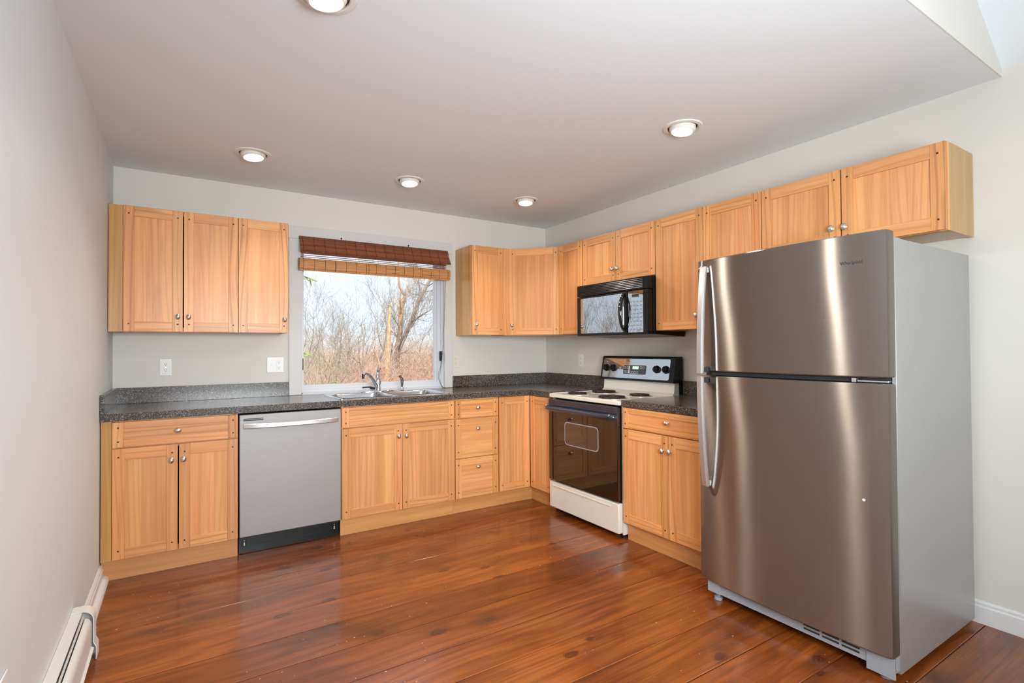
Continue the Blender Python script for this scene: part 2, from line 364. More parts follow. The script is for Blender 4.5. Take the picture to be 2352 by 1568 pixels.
RX = LX/2; RZ = 2.48 + 0.69*(-RX)
m = MB()
for (xa, xb, za, zb) in ((LX-0.14, 0.14, -0.05, 0.25), (LX-0.14, -3.25, 0.25, 2.4), (-0.2, 0.14, 0.25, 2.4), (LX-0.14, 0.14, 2.4, 3.9)): m.box((xa, YR-0.14, za), (xb, YR, zb))
struct(m, 'wall_rear', 'wall', 'white wall of the adjoining room behind the viewer', 'wall')
m = MB()
m.box((-3.25, YR-0.10, 0.25), (-3.18, YR-0.04, 2.4)); m.box((-0.27, YR-0.10, 0.25), (-0.2, YR-0.04, 2.4)); m.box((-3.25, YR-0.10, 0.25), (-0.2, YR-0.04, 0.32)); m.box((-3.25, YR-0.10, 2.33), (-0.2, YR-0.04, 2.4)); m.box((-1.76, YR-0.10, 0.3), (-1.68, YR-0.04, 2.35))
m.box((-3.2, YR-0.085, 0.3), (-0.25, YR-0.075, 2.36), mat=1)  # opaque pane of the added window keeps the sun out
struct(m, 'window_2', ['vinyl', 'vinyl'], 'added wide window with opaque pane behind the viewer', 'window')
# ceiling: flat over the kitchen, gable face and vaulted slopes behind
m = MB(); m.box((LX-0.14, YS, HC), (0.14, 0.14, HC+0.06))
struct(m, 'ceiling', 'ceil', 'flat white kitchen ceiling with recessed lights', 'ceiling')
m = MB(); m.prism([(LX-0.14, HC+0.0004), (0.14, HC+0.0004), (0.14, 2.46), (0.0, 2.48), (RX, RZ), (LX, 2.48), (LX-0.14, 2.46)], YS-0.006, YS-0.0005, axis=1)
struct(m, 'trim_1', 'wall', 'white gable face above the edge of the flat ceiling', 'wall')
m = MB()
m.prism([(0.14, 2.48-0.69*0.14), (RX, RZ), (RX, RZ+0.1), (0.14, 2.58)], YR-0.14, YS+0.02, axis=1)
m.prism([(LX-0.14, 2.48-0.69*0.14), (LX-0.14, 2.58), (RX, RZ+0.1), (RX, RZ)], YR-0.14, YS+0.02, axis=1)
struct(m, 'ceiling_vaulted', 'ceil', 'sloping vaulted ceiling beyond the flat kitchen ceiling', 'ceiling')
# floor: boards run along x
seams = [0.14, -0.10, -0.335, -0.566, -0.798, -1.031, -1.256, -1.490, -1.715, -1.951, -2.184, -2.400, -2.640, -2.877, -3.108, -3.339]
while seams[-1] > YR-0.1: seams.append(seams[-1]-0.232)
m = MB(); g = 0.0022
for i in range(len(seams)-1):
    y1, y0 = seams[i]-g*rnd(0.6, 1.5), seams[i+1]+g*rnd(0.6, 1.5)
    cuts = [LX-0.14] + ([rnd(-2.9, -0.5)] if i > 20 and i % 4 == 0 else []) + [0.14]
    for xa, xb in zip(cuts[:-1], cuts[1:]):
        n = 6; top = []; bot = []
        dz = rnd(-0.0006, 0.0); cup = rnd(-0.0008, 0.0009)
        rings = []
        for x in (xa+0.001, xb-0.001):
            ring = [(x, y1, -0.02), (x, y1, dz-0.0015)]
            for k in range(n+1):
                q = k/n; ring.append((x, y1-0.0015+(y0-y1+0.003)*q, dz-cup*(1-(2*q-1)**2)))
            ring += [(x, y0, dz-0.0015), (x, y0, -0.02)]
            rings.append(ring)
        m.loft(rings, 0, grain=0, tone=rnd(0, 1), fig=rnd(0, 1))
m.box((LX-0.14, YR-0.14, -0.05), (0.14, 0.14, -0.012), mat=1, grain=0)
struct(m, 'floor', ['floor', 'gap'], 'reddish brown wide pine board floor with knots', 'floor')
# base trim
m = MB(); m.prism([(LX, 0.0), (LX+0.016, 0.0), (LX+0.016, 0.068), (LX+0.012, 0.074), (LX+0.012, 0.082), (LX+0.005, 0.092), (LX, 0.092)], -0.585, -1.42, axis=1)
struct(m, 'baseboard_left', 'white', 'white baseboard on left wall between cabinet and heater', 'baseboard')
m = MB(); m.prism([(LX+0.016, 0.001)] + [(LX+0.016+0.024*math.cos(a), 0.001+0.030*math.sin(a)) for a in [PI/2*k/6 for k in range(7)]], -0.585, -1.40, axis=1)
struct(m, 'trim_2', 'white', 'white quarter-round shoe strip along left baseboard', 'trim')
m = MB(); m.prism([(0.0, 0.0), (-0.014, 0.0), (-0.014, 0.075), (-0.010, 0.082), (-0.010, 0.092), (-0.004, 0.10), (0.0, 0.10)], -2.6, YR, axis=1)
struct(m, 'baseboard_right', 'white', 'white baseboard on right wall beyond the refrigerator', 'baseboard')

# ------------------------------------------------------------------ cabinet kit
def knob(parent, x, y, z, horiz=False):
    m = MB(); a, b = (1.0, 0.74) if horiz else (0.74, 1.0)
    m.lathe([(0.0095, 0.0), (0.0095, 0.002), (0.006, 0.004), (0.006, 0.012)], (x, y, z), (0, -1, 0), 14, xdir=(1, 0, 0))
    m.lathe([(0.006, 0.010), (0.015, 0.012), (0.0175, 0.0155), (0.0178, 0.018), (0.0165, 0.021), (0.0145, 0.0222), (0.0135, 0.0225), (0.012, 0.0245), (0.007, 0.0268), (0.0015, 0.0275)], (x, y, z), (0, -1, 0), 22, sx=a, sy=b, xdir=(1, 0, 0))
    return m.build('knob', 'nickel', parent, 50)
def front(parent, name, x0, x1, z0, z1, yf, kn=None, planks=None, horiz=None, tone=0.5):
    """a five-piece door or drawer front, its face at y = yf (facing -y)"""
    m = MB(); w, h = x1-x0, z1-z0; drawer = name == 'drawer'; th = 0.02
    st = min(0.054, w*0.2); rt_ = 0.063 if not drawer else min(0.05, h*0.27); rb = 0.06 if not drawer else min(0.05, h*0.30)
    if drawer: st = min(0.05, w*0.16)
    tn = lambda s=0.35: min(1, max(0, tone + rnd(-s, s)))
    for xa in (x0, x1-st): m.box((xa, yf, z0), (xa+st, yf+th, z1), 0, 2, 0.0015, tn(), rnd(0.1, 1.0))
    m.box((x0+st, yf+0.0008, z1-rt_), (x1-st, yf+th, z1), 0, 0, 0.0014, tn(), rnd(0.1, 0.9))
    m.box((x0+st, yf+0.0008, z0), (x1-st, yf+th, z0+rb), 0, 0, 0.0014, tn(), rnd(0.1, 0.9))
    # panel planks, slightly recessed
    px0, px1, pz0, pz1 = x0+st-0.002, x1-st+0.002, z0+rb-0.002, z1-rt_+0.002
    hz = drawer if horiz is None else horiz
    if hz: m.box((px0, yf+0.0065, pz0), (px1, yf+0.015, pz1), 0, 0, 0, tn(0.2), rnd(0.1, 0.8))
    else:
        n = planks or max(2, int(round((px1-px0)/0.085))); cuts = [px0] + sorted(px0+(px1-px0)*(k+rnd(-0.28, 0.28))/n for k in range(1, n)) + [px1]
        for a, b in zip(cuts[:-1], cuts[1:]): m.box((a, yf+0.0065, pz0), (b, yf+0.015, pz1), 0, 2, 0, tn(0.26), rnd(0.0, 0.55))
    dz = min(0.046, h*0.22)
    for xa in (x0+st*0.5, x1-st*0.5):
        for z in (z0+dz, z1-dz): m.box((xa-0.0042, yf-0.0004, z-0.0042), (xa+0.0042, yf+0.004, z+0.0042), 1)
    o = m.build(name, ['wood', 'plug'], parent)
    if kn: knob(o, kn[0], yf, kn[1], drawer)
    return o
def carcass(parent, x0, x1, z0, z1, depth, sides=('wood_side', 'wood_side'), mull=(), rails=()):
    """open box with a face frame whose face is at y = -depth"""
    m = MB(); t_ = 0.017; ff = 0.019
    m.box((x0, -0.003, z0), (x0+t_, -depth+ff, z1), 0, 2); m.box((x1-t_, -0.003, z0), (x1, -depth+ff, z1), 0, 2)
    m.box((x0+t_, -0.003, z0+0.004), (x1-t_, -depth+ff, z0+0.02), 0, 0); m.box((x0+t_, -0.003, z1-0.017), (x1-t_, -depth+ff, z1), 0, 0)
    m.box((x0+t_, -0.003, z0+0.02), (x1-t_, -0.010, z1-0.017), 1, 0)
    m.build('carcass', ['wood_side', 'inside'], parent)
    m = MB()
    for xa in (x0, x1-0.03): m.box((xa, -depth, z0), (xa+0.03, -depth+ff-0.0005, z1), 0, 2)
    for xa in mull: m.box((xa-0.02, -depth, z0), (xa+0.02, -depth+ff-0.0005, z1), 0, 2)
    m.box((x0+0.03, -depth, z0), (x1-0.03, -depth+ff-0.0005, z0+0.03), 0, 0); m.box((x0+0.03, -depth, z1-0.03), (x1-0.03, -depth+ff-0.0005, z1), 0, 0)
    for z in rails: m.box((x0+0.03, -depth, z-0.015), (x1-0.03, -depth+ff-0.0005, z+0.015), 0, 0)
    m.build('face_frame', 'wood', parent)
def toe(parent, x0, x1, depth=0.588, h=0.115):
    m = MB(); m.box((x0, -depth, 0.0), (x1, -depth+0.018, h-0.002), 0, 0); m.build('toe_kick', 'toe', parent)
BD, UD, ZB = 0.61, 0.298, 0.870       # frame depths, base top
BR = -PI/2                             # right-wall cabinets face -x

# --- base cabinets, back wall
c = thing('base_cabinet', 'wooden base cabinet with one drawer and two doors in the left corner', 'cabinet', (-3.432, 0, 0), 0, 'base cabinets')
X = lambda x: x+3.432
carcass(c, X(-3.385), X(-2.773), 0.112, ZB, BD, rails=(0.721,)); toe(c, X(-3.4315), X(-2.773))
m = MB(); m.box((X(-3.4315), -BD-0.004, 0.112), (X(-3.3855), -BD+0.014, ZB), 0, 2, 0.0, 0.6, 0.5); o = m.build('filler_strip', 'wood_side', c); o['label'] = 'yellowish filler strip beside the left wall'
front(c, 'drawer', X(-3.381), X(-2.776), 0.727, 0.864, -0.63, (X(-3.080), 0.799), tone=0.35)
front(c, 'door', X(-3.381), X(-3.081), 0.117, 0.719, -0.63, (X(-3.111), 0.632), tone=0.4); front(c, 'door', X(-3.0745), X(-2.776), 0.117, 0.719, -0.63, (X(-3.052), 0.632), tone=0.5)
c = thing('base_cabinet', 'wooden sink base cabinet with blank top panel between dishwasher and drawers', 'cabinet', (-2.158, 0, 0), 0, 'base cabinets')
X = lambda x: x+2.158
m = MB(); w_ = 0.838
m.box((0, -0.003, 0.112), (0.017, -BD+0.019, ZB), 0, 2); m.box((w_-0.017, -0.003, 0.112), (w_, -BD+0.019, ZB), 0, 2); m.box((0.017, -0.003, 0.116), (w_-0.017, -BD+0.019, 0.132), 0, 0); m.box((0.017, -0.003, 0.132), (w_-0.017, -0.01, ZB), 1, 0)
m.build('carcass', ['wood_side', 'inside'], c)
m = MB()
for xa in (0, w_-0.03): m.box((xa, -BD, 0.112), (xa+0.03, -BD+0.0185, ZB), 0, 2)
for za, zb in ((0.112, 0.142), (0.706, 0.736), (0.84, ZB)): m.box((0.03, -BD, za), (w_-0.03, -BD+0.0185, zb), 0, 0)
m.build('face_frame', 'wood', c)
toe(c, 0.0, w_+0.001)
front(c, 'drawer', X(-2.155), X(-1.321), 0.729, 0.862, -0.63, tone=0.5)
front(c, 'door', X(-2.155), X(-1.7365), 0.117, 0.722, -0.63, (X(-1.763), 0.640), 4, tone=0.45); front(c, 'door', X(-1.7325), X(-1.321), 0.117, 0.722, -0.63, (X(-1.7065), 0.637), 4, tone=0.5)
c = thing('base_cabinet', 'narrow wooden base cabinet with three stacked drawers', 'cabinet', (-1.3185, 0, 0), 0, 'base cabinets')
X = lambda x: x+1.3185
carcass(c, 0, 0.384, 0.112, ZB, BD, rails=(0.722, 0.416)); toe(c, 0.0, 0.385)
for za, zb, zk in ((0.727, 0.861, 0.800), (0.4225, 0.7185, 0.640), (0.117, 0.4155, 0.346)): front(c, 'drawer', X(-1.3135), X(-0.938), za, zb, -0.63, (X(-1.124), zk), tone=0.55)
# --- corner base
c = thing('corner_base_cabinet', 'inside-corner wooden base cabinet with two tall doors meeting at the corner', 'cabinet', (0, 0, 0), 0, 'base cabinets')
m = MB(); S = 0.9335
m.box((-S, -0.003, 0.112), (-S+0.017, -BD+0.019, ZB), 0, 2); m.box((-BD+0.019, -S+0.02, 0.112), (-0.003, -S+0.037, ZB), 0, 2)
m.box((-S+0.017, -BD+0.019, 0.116), (-0.01, -0.01, 0.13), 0, 0); m.box((-BD+0.019, -S+0.037, 0.116), (-0.01, -BD+0.019, 0.13), 0, 0)
m.box((-S+0.017, -0.010, 0.13), (-0.01, -0.003, ZB), 1, 0); m.box((-0.010, -S+0.037, 0.13), (-0.003, -0.010, ZB), 1, 0)
m.build('carcass', ['wood_side', 'inside'], c)
m = MB()
m.box((-S, -BD, 0.112), (-S+0.03, -BD+0.0185, ZB), 0, 2); m.box((-S+0.03, -BD, 0.84), (-BD, -BD+0.0185, ZB), 0, 0); m.box((-S+0.03, -BD, 0.112), (-BD, -BD+0.0185, 0.14), 0, 0)
m.box((-BD, -S+0.02, 0.112), (-BD+0.0185, -S+0.05, ZB), 0, 2); m.box((-BD, -S+0.05, 0.84), (-BD+0.0185, -BD+0.0185, ZB), 0, 1); m.box((-BD, -S+0.05, 0.112), (-BD+0.0185, -BD+0.0185, 0.14), 0, 1)
m.build('face_frame', 'wood', c)
m = MB(); m.box((-S, -0.588, 0), (-0.588, -0.57, 0.113), 0, 0); m.box((-0.588, -S+0.02, 0), (-0.57, -0.57, 0.113), 0, 1); m.build('toe_kick', 'toe', c)
front(c, 'door', -0.9265, -0.6335, 0.117, 0.866, -0.63, None, 2, tone=0.6)
o = front(c, 'door', 0.6335, 0.905, 0.117, 0.866, -0.63, (0.882, 0.80), 2, tone=0.5); o.rotation_euler = (0, 0, BR)
# --- base right of range
c = thing('base_cabinet', 'wooden base cabinet with wide drawer and two doors between range and refrigerator', 'cabinet', (0, -1.6955, 0), BR, 'base cabinets')
X = lambda y: -y-1.6955
carcass(c, 0, 0.760, 0.112, ZB, BD, rails=(0.728,)); toe(c, 0.004, 0.760)
front(c, 'drawer', X(-1.699), X(-2.4525), 0.7345, 0.866, -0.63, (X(-2.073), 0.806), tone=1.0)
front(c, 'door', X(-1.699), X(-2.0735), 0.119, 0.7285, -0.63, (X(-2.038), 0.637), 3, tone=1.0); front(c, 'door', X(-2.0775), X(-2.4525), 0.119, 0.7285, -0.63, (X(-2.092), 0.639), 3, tone=1.0)

# --- wall cabinets
Z0, Z1 = 1.371, 2.134
def upper(label, x, rz, w, z0, fronts, y=0.0, extra=None):
    c = thing('wall_cabinet', label, 'cabinet', (x, y, z0), rz, 'wall cabinets')
    carcass(c, 0, w, 0, Z1-z0, UD)
    return c
c = upper('wooden two-door wall cabinet at the left end with knobs side by side', -3.3625, 0, 0.6145, Z0, None); X = lambda x: x+3.3625; H = Z1-Z0
m = MB(); m.box((X(-3.4315), -UD, 0), (X(-3.363), -UD+0.018, H), 0, 2, 0, 0.7, 0.5); o = m.build('filler_strip', 'wood_side', c); o['label'] = 'yellowish filler strip beside the left wall'
front(c, 'door', X(-3.3605), X(-3.0575), 0.002, H-0.002, -0.318, (X(-3.083), 0.096), 3, tone=0.7); front(c, 'door', X(-3.0515), X(-2.7495), 0.002, H-0.002, -0.318, (X(-3.026), 0.095), 3, tone=0.65)
c = upper('wooden single-door wall cabinet just left of the window', -2.7475, 0, 0.3095, Z0, None); X = lambda x: x+2.7475
front(c, 'door', X(-2.7455), X(-2.440), 0.002, H-0.002, -0.318, (X(-2.464), 0.092), 3, tone=0.7)
c = upper('wooden single-door wall cabinet just right of the window', -0.998, 0, 0.387, Z0, None); X = lambda x: x+0.998
front(c, 'door', X(-0.996), X(-0.687), 0.002, H-0.002, -0.318, (X(-0.964), 0.090), 2, tone=0.45)
m = MB(); m.box((X(-0.685), -0.316, 0), (X(-0.6125), -UD-0.0005, H), 0, 2, 0, 0.5, 0.6); m.build('filler_strip', 'wood', c)
# diagonal corner cabinet
c = thing('wall_cabinet', 'diagonal wooden wall cabinet set across the room corner', 'cabinet', (0, 0, Z0), 0, 'wall cabinets')
pol = [(-0.003, -0.003), (-0.6105, -0.003), (-0.6105, -0.297), (-0.297, -0.6105), (-0.003, -0.6105)]
m = MB(); m.prism(pol, 0, 0.018, 2, 0, 0); m.prism(pol, H-0.018, H, 2, 0, 0)
m.box((-0.6105, -0.003, 0.018), (-0.594, -0.297, H-0.018), 0, 2); m.box((-0.003, -0.6105, 0.018), (-0.297, -0.594, H-0.018), 0, 2); m.box((-0.594, -0.003, 0.018), (-0.003, -0.01, H-0.018), 1, 0); m.box((-0.01, -0.594, 0.018), (-0.003, -0.01, H-0.018), 1, 0)
m.build('carcass', ['wood_side', 'inside'], c)
L45 = 0.3135*math.sqrt(2)
e = bpy.data.objects.new('tmp', None)
fx = Matrix.Translation((-0.6105, -0.297, 0)) @ Matrix.Rotation(-PI/4, 4, 'Z')
m = MB()
for xa in (0.004, L45-0.034): m.box((xa, -0.001, 0.018), (xa+0.03, 0.017, H-0.018), 0, 2)
for za in (0.018, H-0.048): m.box((0.034, -0.001, za), (L45-0.034, 0.017, za+0.03), 0, 0)
o = m.build('face_frame', 'wood', c); o.matrix_local = fx
o = front(c, 'door', 0.003, L45-0.003, 0.002, H-0.002, -0.0215, (0.026, 0.088), 3, tone=0.45); o.matrix_local = fx
bpy.data.objects.remove(e)
# right wall
c = upper('narrow wooden wall cabinet between corner cabinet and microwave', 0, BR, 0.3235, Z0, None, y=-0.6155); X = lambda y: -y-0.6155
front(c, 'door', X(-0.628), X(-0.935), 0.002, H-0.002, -0.318, (X(-0.908), 0.09), 2, tone=0.5)
c = upper('short wooden two-door wall cabinet directly above the microwave', 0, BR, 0.764, 1.756, None, y=-0.9415); X = lambda y: -y-0.9415; H2 = Z1-1.756
front(c, 'door', X(-0.9445), X(-1.3205), 0.002, H2-0.002, -0.318, (X(-1.2945), 0.093), 3, tone=0.55); front(c, 'door', X(-1.3235), X(-1.7025), 0.002, H2-0.002, -0.318, (X(-1.3455), 0.093), 3, tone=0.6)
c = upper('tall wooden two-door wall cabinet between microwave and refrigerator', 0, BR, 0.774, Z0, None, y=-1.7085); X = lambda y: -y-1.7085
front(c, 'door', X(-1.711), X(-2.095), 0.002, H-0.002, -0.318, (X(-2.047), 0.087), 3, tone=0.6); front(c, 'door', X(-2.099), X(-2.4805), 0.002, H-0.002, -0.318, (X(-2.145), 0.087), 3, tone=0.55)
c = upper('short wooden two-door wall cabinet above the refrigerator', 0, BR, 0.836, 1.7515, None, y=-2.4845); X = lambda y: -y-2.4845; H2 = Z1-1.7515
front(c, 'door', X(-2.4865), X(-2.8985), 0.002, H2-0.002, -0.318, (X(-2.861), 0.092), 4, tone=0.5); front(c, 'door', X(-2.9045), X(-3.3185), 0.002, H2-0.002, -0.318, (X(-2.921), 0.090), 4, tone=0.5)

# ------------------------------------------------------------------ countertops
CT, CB, CD, SP, ST = 0.914, 0.872, 0.638, 1.016, 0.020
SX0, SX1, SY0, SY1 = -2.135, -1.350, -0.555, -0.155      # sink cutout
m = MB(); y0 = -CD
# back leg in strips round the sink opening + return leg to the range
pl = [(LX+0.002, -CD), (SX0, -CD), (SX0, -0.002), (LX+0.002, -0.002)]
def slab(mb, x0, y0, x1, y1, b=0.0): mb.box((x0, y0, CB), (x1, y1, CT), 0, 0, b)
slab(m, LX+0.004, -CD, SX0, -0.003); slab(m, SX1, -CD, -0.003, -0.003); slab(m, SX0, -CD, SX1, SY0); slab(m, SX0, SY1, SX1, -0.003)
slab(m, -CD, -0.905, -0.003, -CD)
ct = m.build('countertop', 'granite'); tag(ct, 'long L-shaped dark speckled countertop under the window', 'countertop', 'speckled countertops')
m = MB(); m.box((LX+0.002, -CD, CT), (LX+0.002+ST, -0.022, SP), 0, 0, 0.0015); m.box((LX+0.002, -0.0215, CT), (-2.3885, -0.002, SP), 0, 0, 0.0015); m.build('backsplash', 'granite', ct)
m = MB(); m.box((-1.0345, -0.022, CT), (-0.002, -0.002, SP), 0, 0, 0.0015); m.box((-0.022, -0.905, CT), (-0.002, -0.0225, SP), 0, 0, 0.0015); m.build('backsplash', 'granite', ct)
m = MB(); m.box((-CD, -2.468, CB), (-0.003, -1.6955, CT), 0, 0, 0.002)
c2 = m.build('countertop', 'granite'); tag(c2, 'short dark speckled countertop between range and refrigerator', 'countertop', 'speckled countertops')
m = MB(); m.box((-0.022, -2.468, CT), (-0.002, -1.6955, SP), 0, 0, 0.0015); m.build('backsplash', 'granite', c2)

# ------------------------------------------------------------------ sink
def rrect(x0, x1, y0, y1, r, n=5):
    out = []
    for cx, cy, a0 in ((x1-r, y1-r, 0), (x0+r, y1-r, PI/2), (x0+r, y0+r, PI), (x1-r, y0+r, 1.5*PI)):
        for k in range(n+1): a = a0+PI/2*k/n; out.append((cx+r*math.cos(a), cy+r*math.sin(a)))
    return out
s = thing('kitchen_sink', 'stainless double-bowl sink set in the countertop below the window', 'sink', (-1.743, -0.338, CT)); X0, Y0 = 1.743, 0.338
m = MB(); zr = 0.004
def ringz(p, z): return [(a, b, z) for a, b in p]
bowls = [(SX0+0.012+X0, -1.762+X0, SY0+0.010+Y0, SY1-0.010+Y0), (-1.724+X0, SX1-0.012+X0, SY0+0.010+Y0, SY1-0.010+Y0)]
hx0, hx1, hy0, hy1 = -2.160+X0, -1.325+X0, -0.592+Y0, -0.085+Y0
m.loft([ringz(rrect(hx0, hx1, hy0, hy1, 0.03), 0.0005), ringz(rrect(hx0+0.004, hx1-0.004, hy0+0.004, hy1-0.004, 0.028), 0.006), ringz(rrect(hx0+0.010, hx1-0.010, hy0+0.010, hy1-0.010, 0.026), 0.005), ringz(rrect(hx0+0.016, hx1-0.016, hy0+0.016, hy1-0.016, 0.022), 0.0035)], cap=False)
# deck: flat plates around the bowls
ix0, ix1, iy0, iy1 = hx0+0.014, hx1-0.014, hy0+0.014, hy1-0.014; b0, b1 = bowls
for (xa, ya, xb, yb) in ((ix0, iy0, b0[0]+0.004, iy1), (b1[1]-0.004, iy0, ix1, iy1), (b0[1]-0.004, iy0, b1[0]+0.004, iy1), (b0[0]+0.004, iy0, b0[1]-0.004, b0[2]+0.004), (b1[0]+0.004, iy0, b1[1]-0.004, b1[2]+0.004), (b0[0]+0.004, b0[3]-0.004, b0[1]-0.004, iy1), (b1[0]+0.004, b1[3]-0.004, b1[1]-0.004, iy1)):
    m.box((xa, ya, 0.0015), (xb, yb, 0.0036))
m.build('rim', 'sink', s)
for b in bowls:
    m = MB(); R_ = [(0.0, 0.0062, 0.05), (0.003, 0.0064, 0.05), (0.008, 0.003, 0.05), (0.012, -0.01, 0.05), (0.020, -0.15, 0.055), (0.035, -0.168, 0.06), (0.07, -0.172, 0.06)]
    m.loft([ringz(rrect(b[0]+i-0.004, b[1]-i+0.004, b[2]+i-0.004, b[3]-i+0.004, r), z) for i, z, r in R_], cap=False)
    n0 = len(m.v)-24; m.add(m.v[n0:], [list(range(24))]); o = m.build('basin', 'sink', s)
    m = MB(); cx, cy = (b[0]+b[1])/2, (b[2]+b[3])/2; m.lathe([(0.055, -0.1715), (0.055, -0.168), (0.045, -0.168), (0.04, -0.172), (0.01, -0.172)], (cx, cy, 0), n=20); m.build('drain', 'chrome', o)
# faucet
f = thing('kitchen_faucet', 'chrome single-lever faucet behind the sink bowls', 'faucet', (-1.745, -0.125, CT+0.0038))
m = MB(); m.loft([ringz([(0.135*math.copysign(abs(math.cos(a))**0.8, math.cos(a)), 0.031*math.sin(a)) for a in [2*PI*k/28 for k in range(28)]], z) if i == 0 else ringz([(sc*0.135*math.copysign(abs(math.cos(a))**0.8, math.cos(a)), sc*0.031*math.sin(a)) for a in [2*PI*k/28 for k in range(28)]], z) for i, (z, sc) in enumerate(((0, 1), (0.006, 1.0), (0.010, 0.96), (0.012, 0.88)))])
m.build('base_plate', 'chrome', f, 40)
m = MB(); m.lathe([(0.025, 0.010), (0.025, 0.016), (0.022, 0.02), (0.021, 0.055), (0.024, 0.075), (0.0245, 0.09), (0.021, 0.103), (0.012, 0.112), (0.002, 0.115)], n=20); m.build('body', 'chrome', f)
m = MB(); pts = []; R_ = []
for k in range(11):
    q = k/10; pts.append((-0.008-0.135*q, -0.005-0.075*q, 0.03+0.125*(1-(1-q)**2.2)-0.012*max(0, q-0.8)*5)); R_.append(0.0155-0.0055*q)
m.tube(pts, R_, 12); m.tube([(-0.140, -0.078, 0.146), (-0.144, -0.081, 0.112)], 0.0105, 12, mat=1)
m.build('spout', ['chrome', 'black'], f)
m = MB(); m.loft([[(dx+math.cos(a)*w, dy+math.sin(a)*w*0.55, z) for a in [2*PI*k/12 for k in range(12)]] for dx, dy, z, w in ((0, 0, 0.105, 0.019), (0.0, 0.004, 0.125, 0.015), (0.003, 0.008, 0.15, 0.0125), (0.006, 0.006, 0.17, 0.0145), (0.009, -0.004, 0.184, 0.0165), (0.010, -0.012, 0.187, 0.010))]); m.build('lever', 'chrome', f, 50)
sp_ = thing('side_sprayer', 'chrome side sprayer standing right of the faucet', 'sprayer', (-1.548, -0.125, CT+0.0038))
m = MB(); m.lathe([(0.021, 0), (0.021, 0.006), (0.014, 0.012), (0.0125, 0.03)], n=16); m.build('base', 'chrome', sp_)
m = MB(); m.tube([(0, 0, 0.025), (0.001, -0.001, 0.06), (0, -0.004, 0.085), (-0.008, -0.012, 0.105), (-0.025, -0.028, 0.118)], [0.011, 0.0125, 0.0165, 0.0145, 0.0125], 12); m.build('spray_head', 'chrome', sp_)

# ------------------------------------------------------------------ window over the sink
w = thing('window_1', 'white-framed casement window over the sink', 'window', (0, 0, 0), kind='structure')
m = MB()
m.box((-2.386, -0.018, CT+0.0015), (WX0+0.004, -0.0015, 2.095), bev=0.002); m.box((WX1-0.022, -0.018, CT+0.0015), (-1.0375, -0.0015, 2.095), bev=0.002); m.box((-2.390, -0.020, 2.095), (-1.034, -0.0015, 2.190), bev=0.002)
m.build('casing', 'casing', w)
m = MB()
m.box((WX0, 0, WZ0), (WX0+0.012, 0.13, WZ1)); m.box((WX1-0.012, 0, WZ0), (WX1, 0.13, WZ1)); m.box((WX0, 0, WZ1-0.012), (WX1, 0.13, WZ1)); m.box((WX0, 0.0, WZ0), (WX1, 0.13, WZ0+0.014))
m.build('jamb', 'vinyl', w)
m = MB(); xa, xb, za, zb = WX0+0.012, WX1-0.012, WZ0+0.014, WZ1-0.012
def frame(mb, x0, x1, z0, z1, tl, tr_, tt, tb, ya, yb, mat=0, bev=0.0):
    mb.box((x0, ya, z0), (x0+tl, yb, z1), mat, bev=bev); mb.box((x1-tr_, ya, z0), (x1, yb, z1), mat, bev=bev); mb.box((x0+tl, ya, z0), (x1-tr_, yb, z0+tb), mat, bev=bev); mb.box((x0+tl, ya, z1-tt), (x1-tr_, yb, z1), mat, bev=bev)
frame(m, xa, xb, za, zb, 0.006, 0.022, 0.03, 0.018, 0.035, 0.12); m.build('frame', 'vinyl', w)
m = MB(); frame(m, xa+0.006, xb-0.022, za+0.018, zb-0.03, 0.010, 0.030, 0.04, 0.022, 0.055, 0.10); frame(m, xa+0.016, xb-0.052, za+0.040, zb-0.07, 0.006, 0.022, 0.015, 0.012, 0.068, 0.094)
sash = m.build('sash', 'vinyl', w)
m = MB(); m.box((xa+0.020, 0.080, za+0.048), (xb-0.070, 0.084, zb-0.08)); m.build('pane', 'glass', sash)
m = MB(); m.box((xb-0.040, 0.020, 1.150), (xb-0.026, 0.036, 1.235), bev=0.003); m.box((xb-0.036, 0.004, 1.150), (xb-0.030, 0.022, 1.17)); m.tube([(xb-0.033, 0.006, 1.16), (xb-0.033, -0.004, 1.20), (xb-0.033, 0.002, 1.235)], 0.004, 6); m.build('latch', 'black', w)
m = MB(); m.box((xa+0.001, 0.022, 1.10), (xa+0.012, 0.036, 1.19), bev=0.003); m.build('latch', 'black', w)

m = MB(); m.box((-1.765, -0.010, WZ0+0.0145), (-1.725, 0.024, WZ0+0.030), bev=0.004); m.tube([(-1.745, 0.0, WZ0+0.026), (-1.775, -0.010, WZ0+0.034), (-1.835, -0.012, WZ0+0.033)], [0.007, 0.006, 0.006], 10); m.build('crank_handle', 'gasket', w)

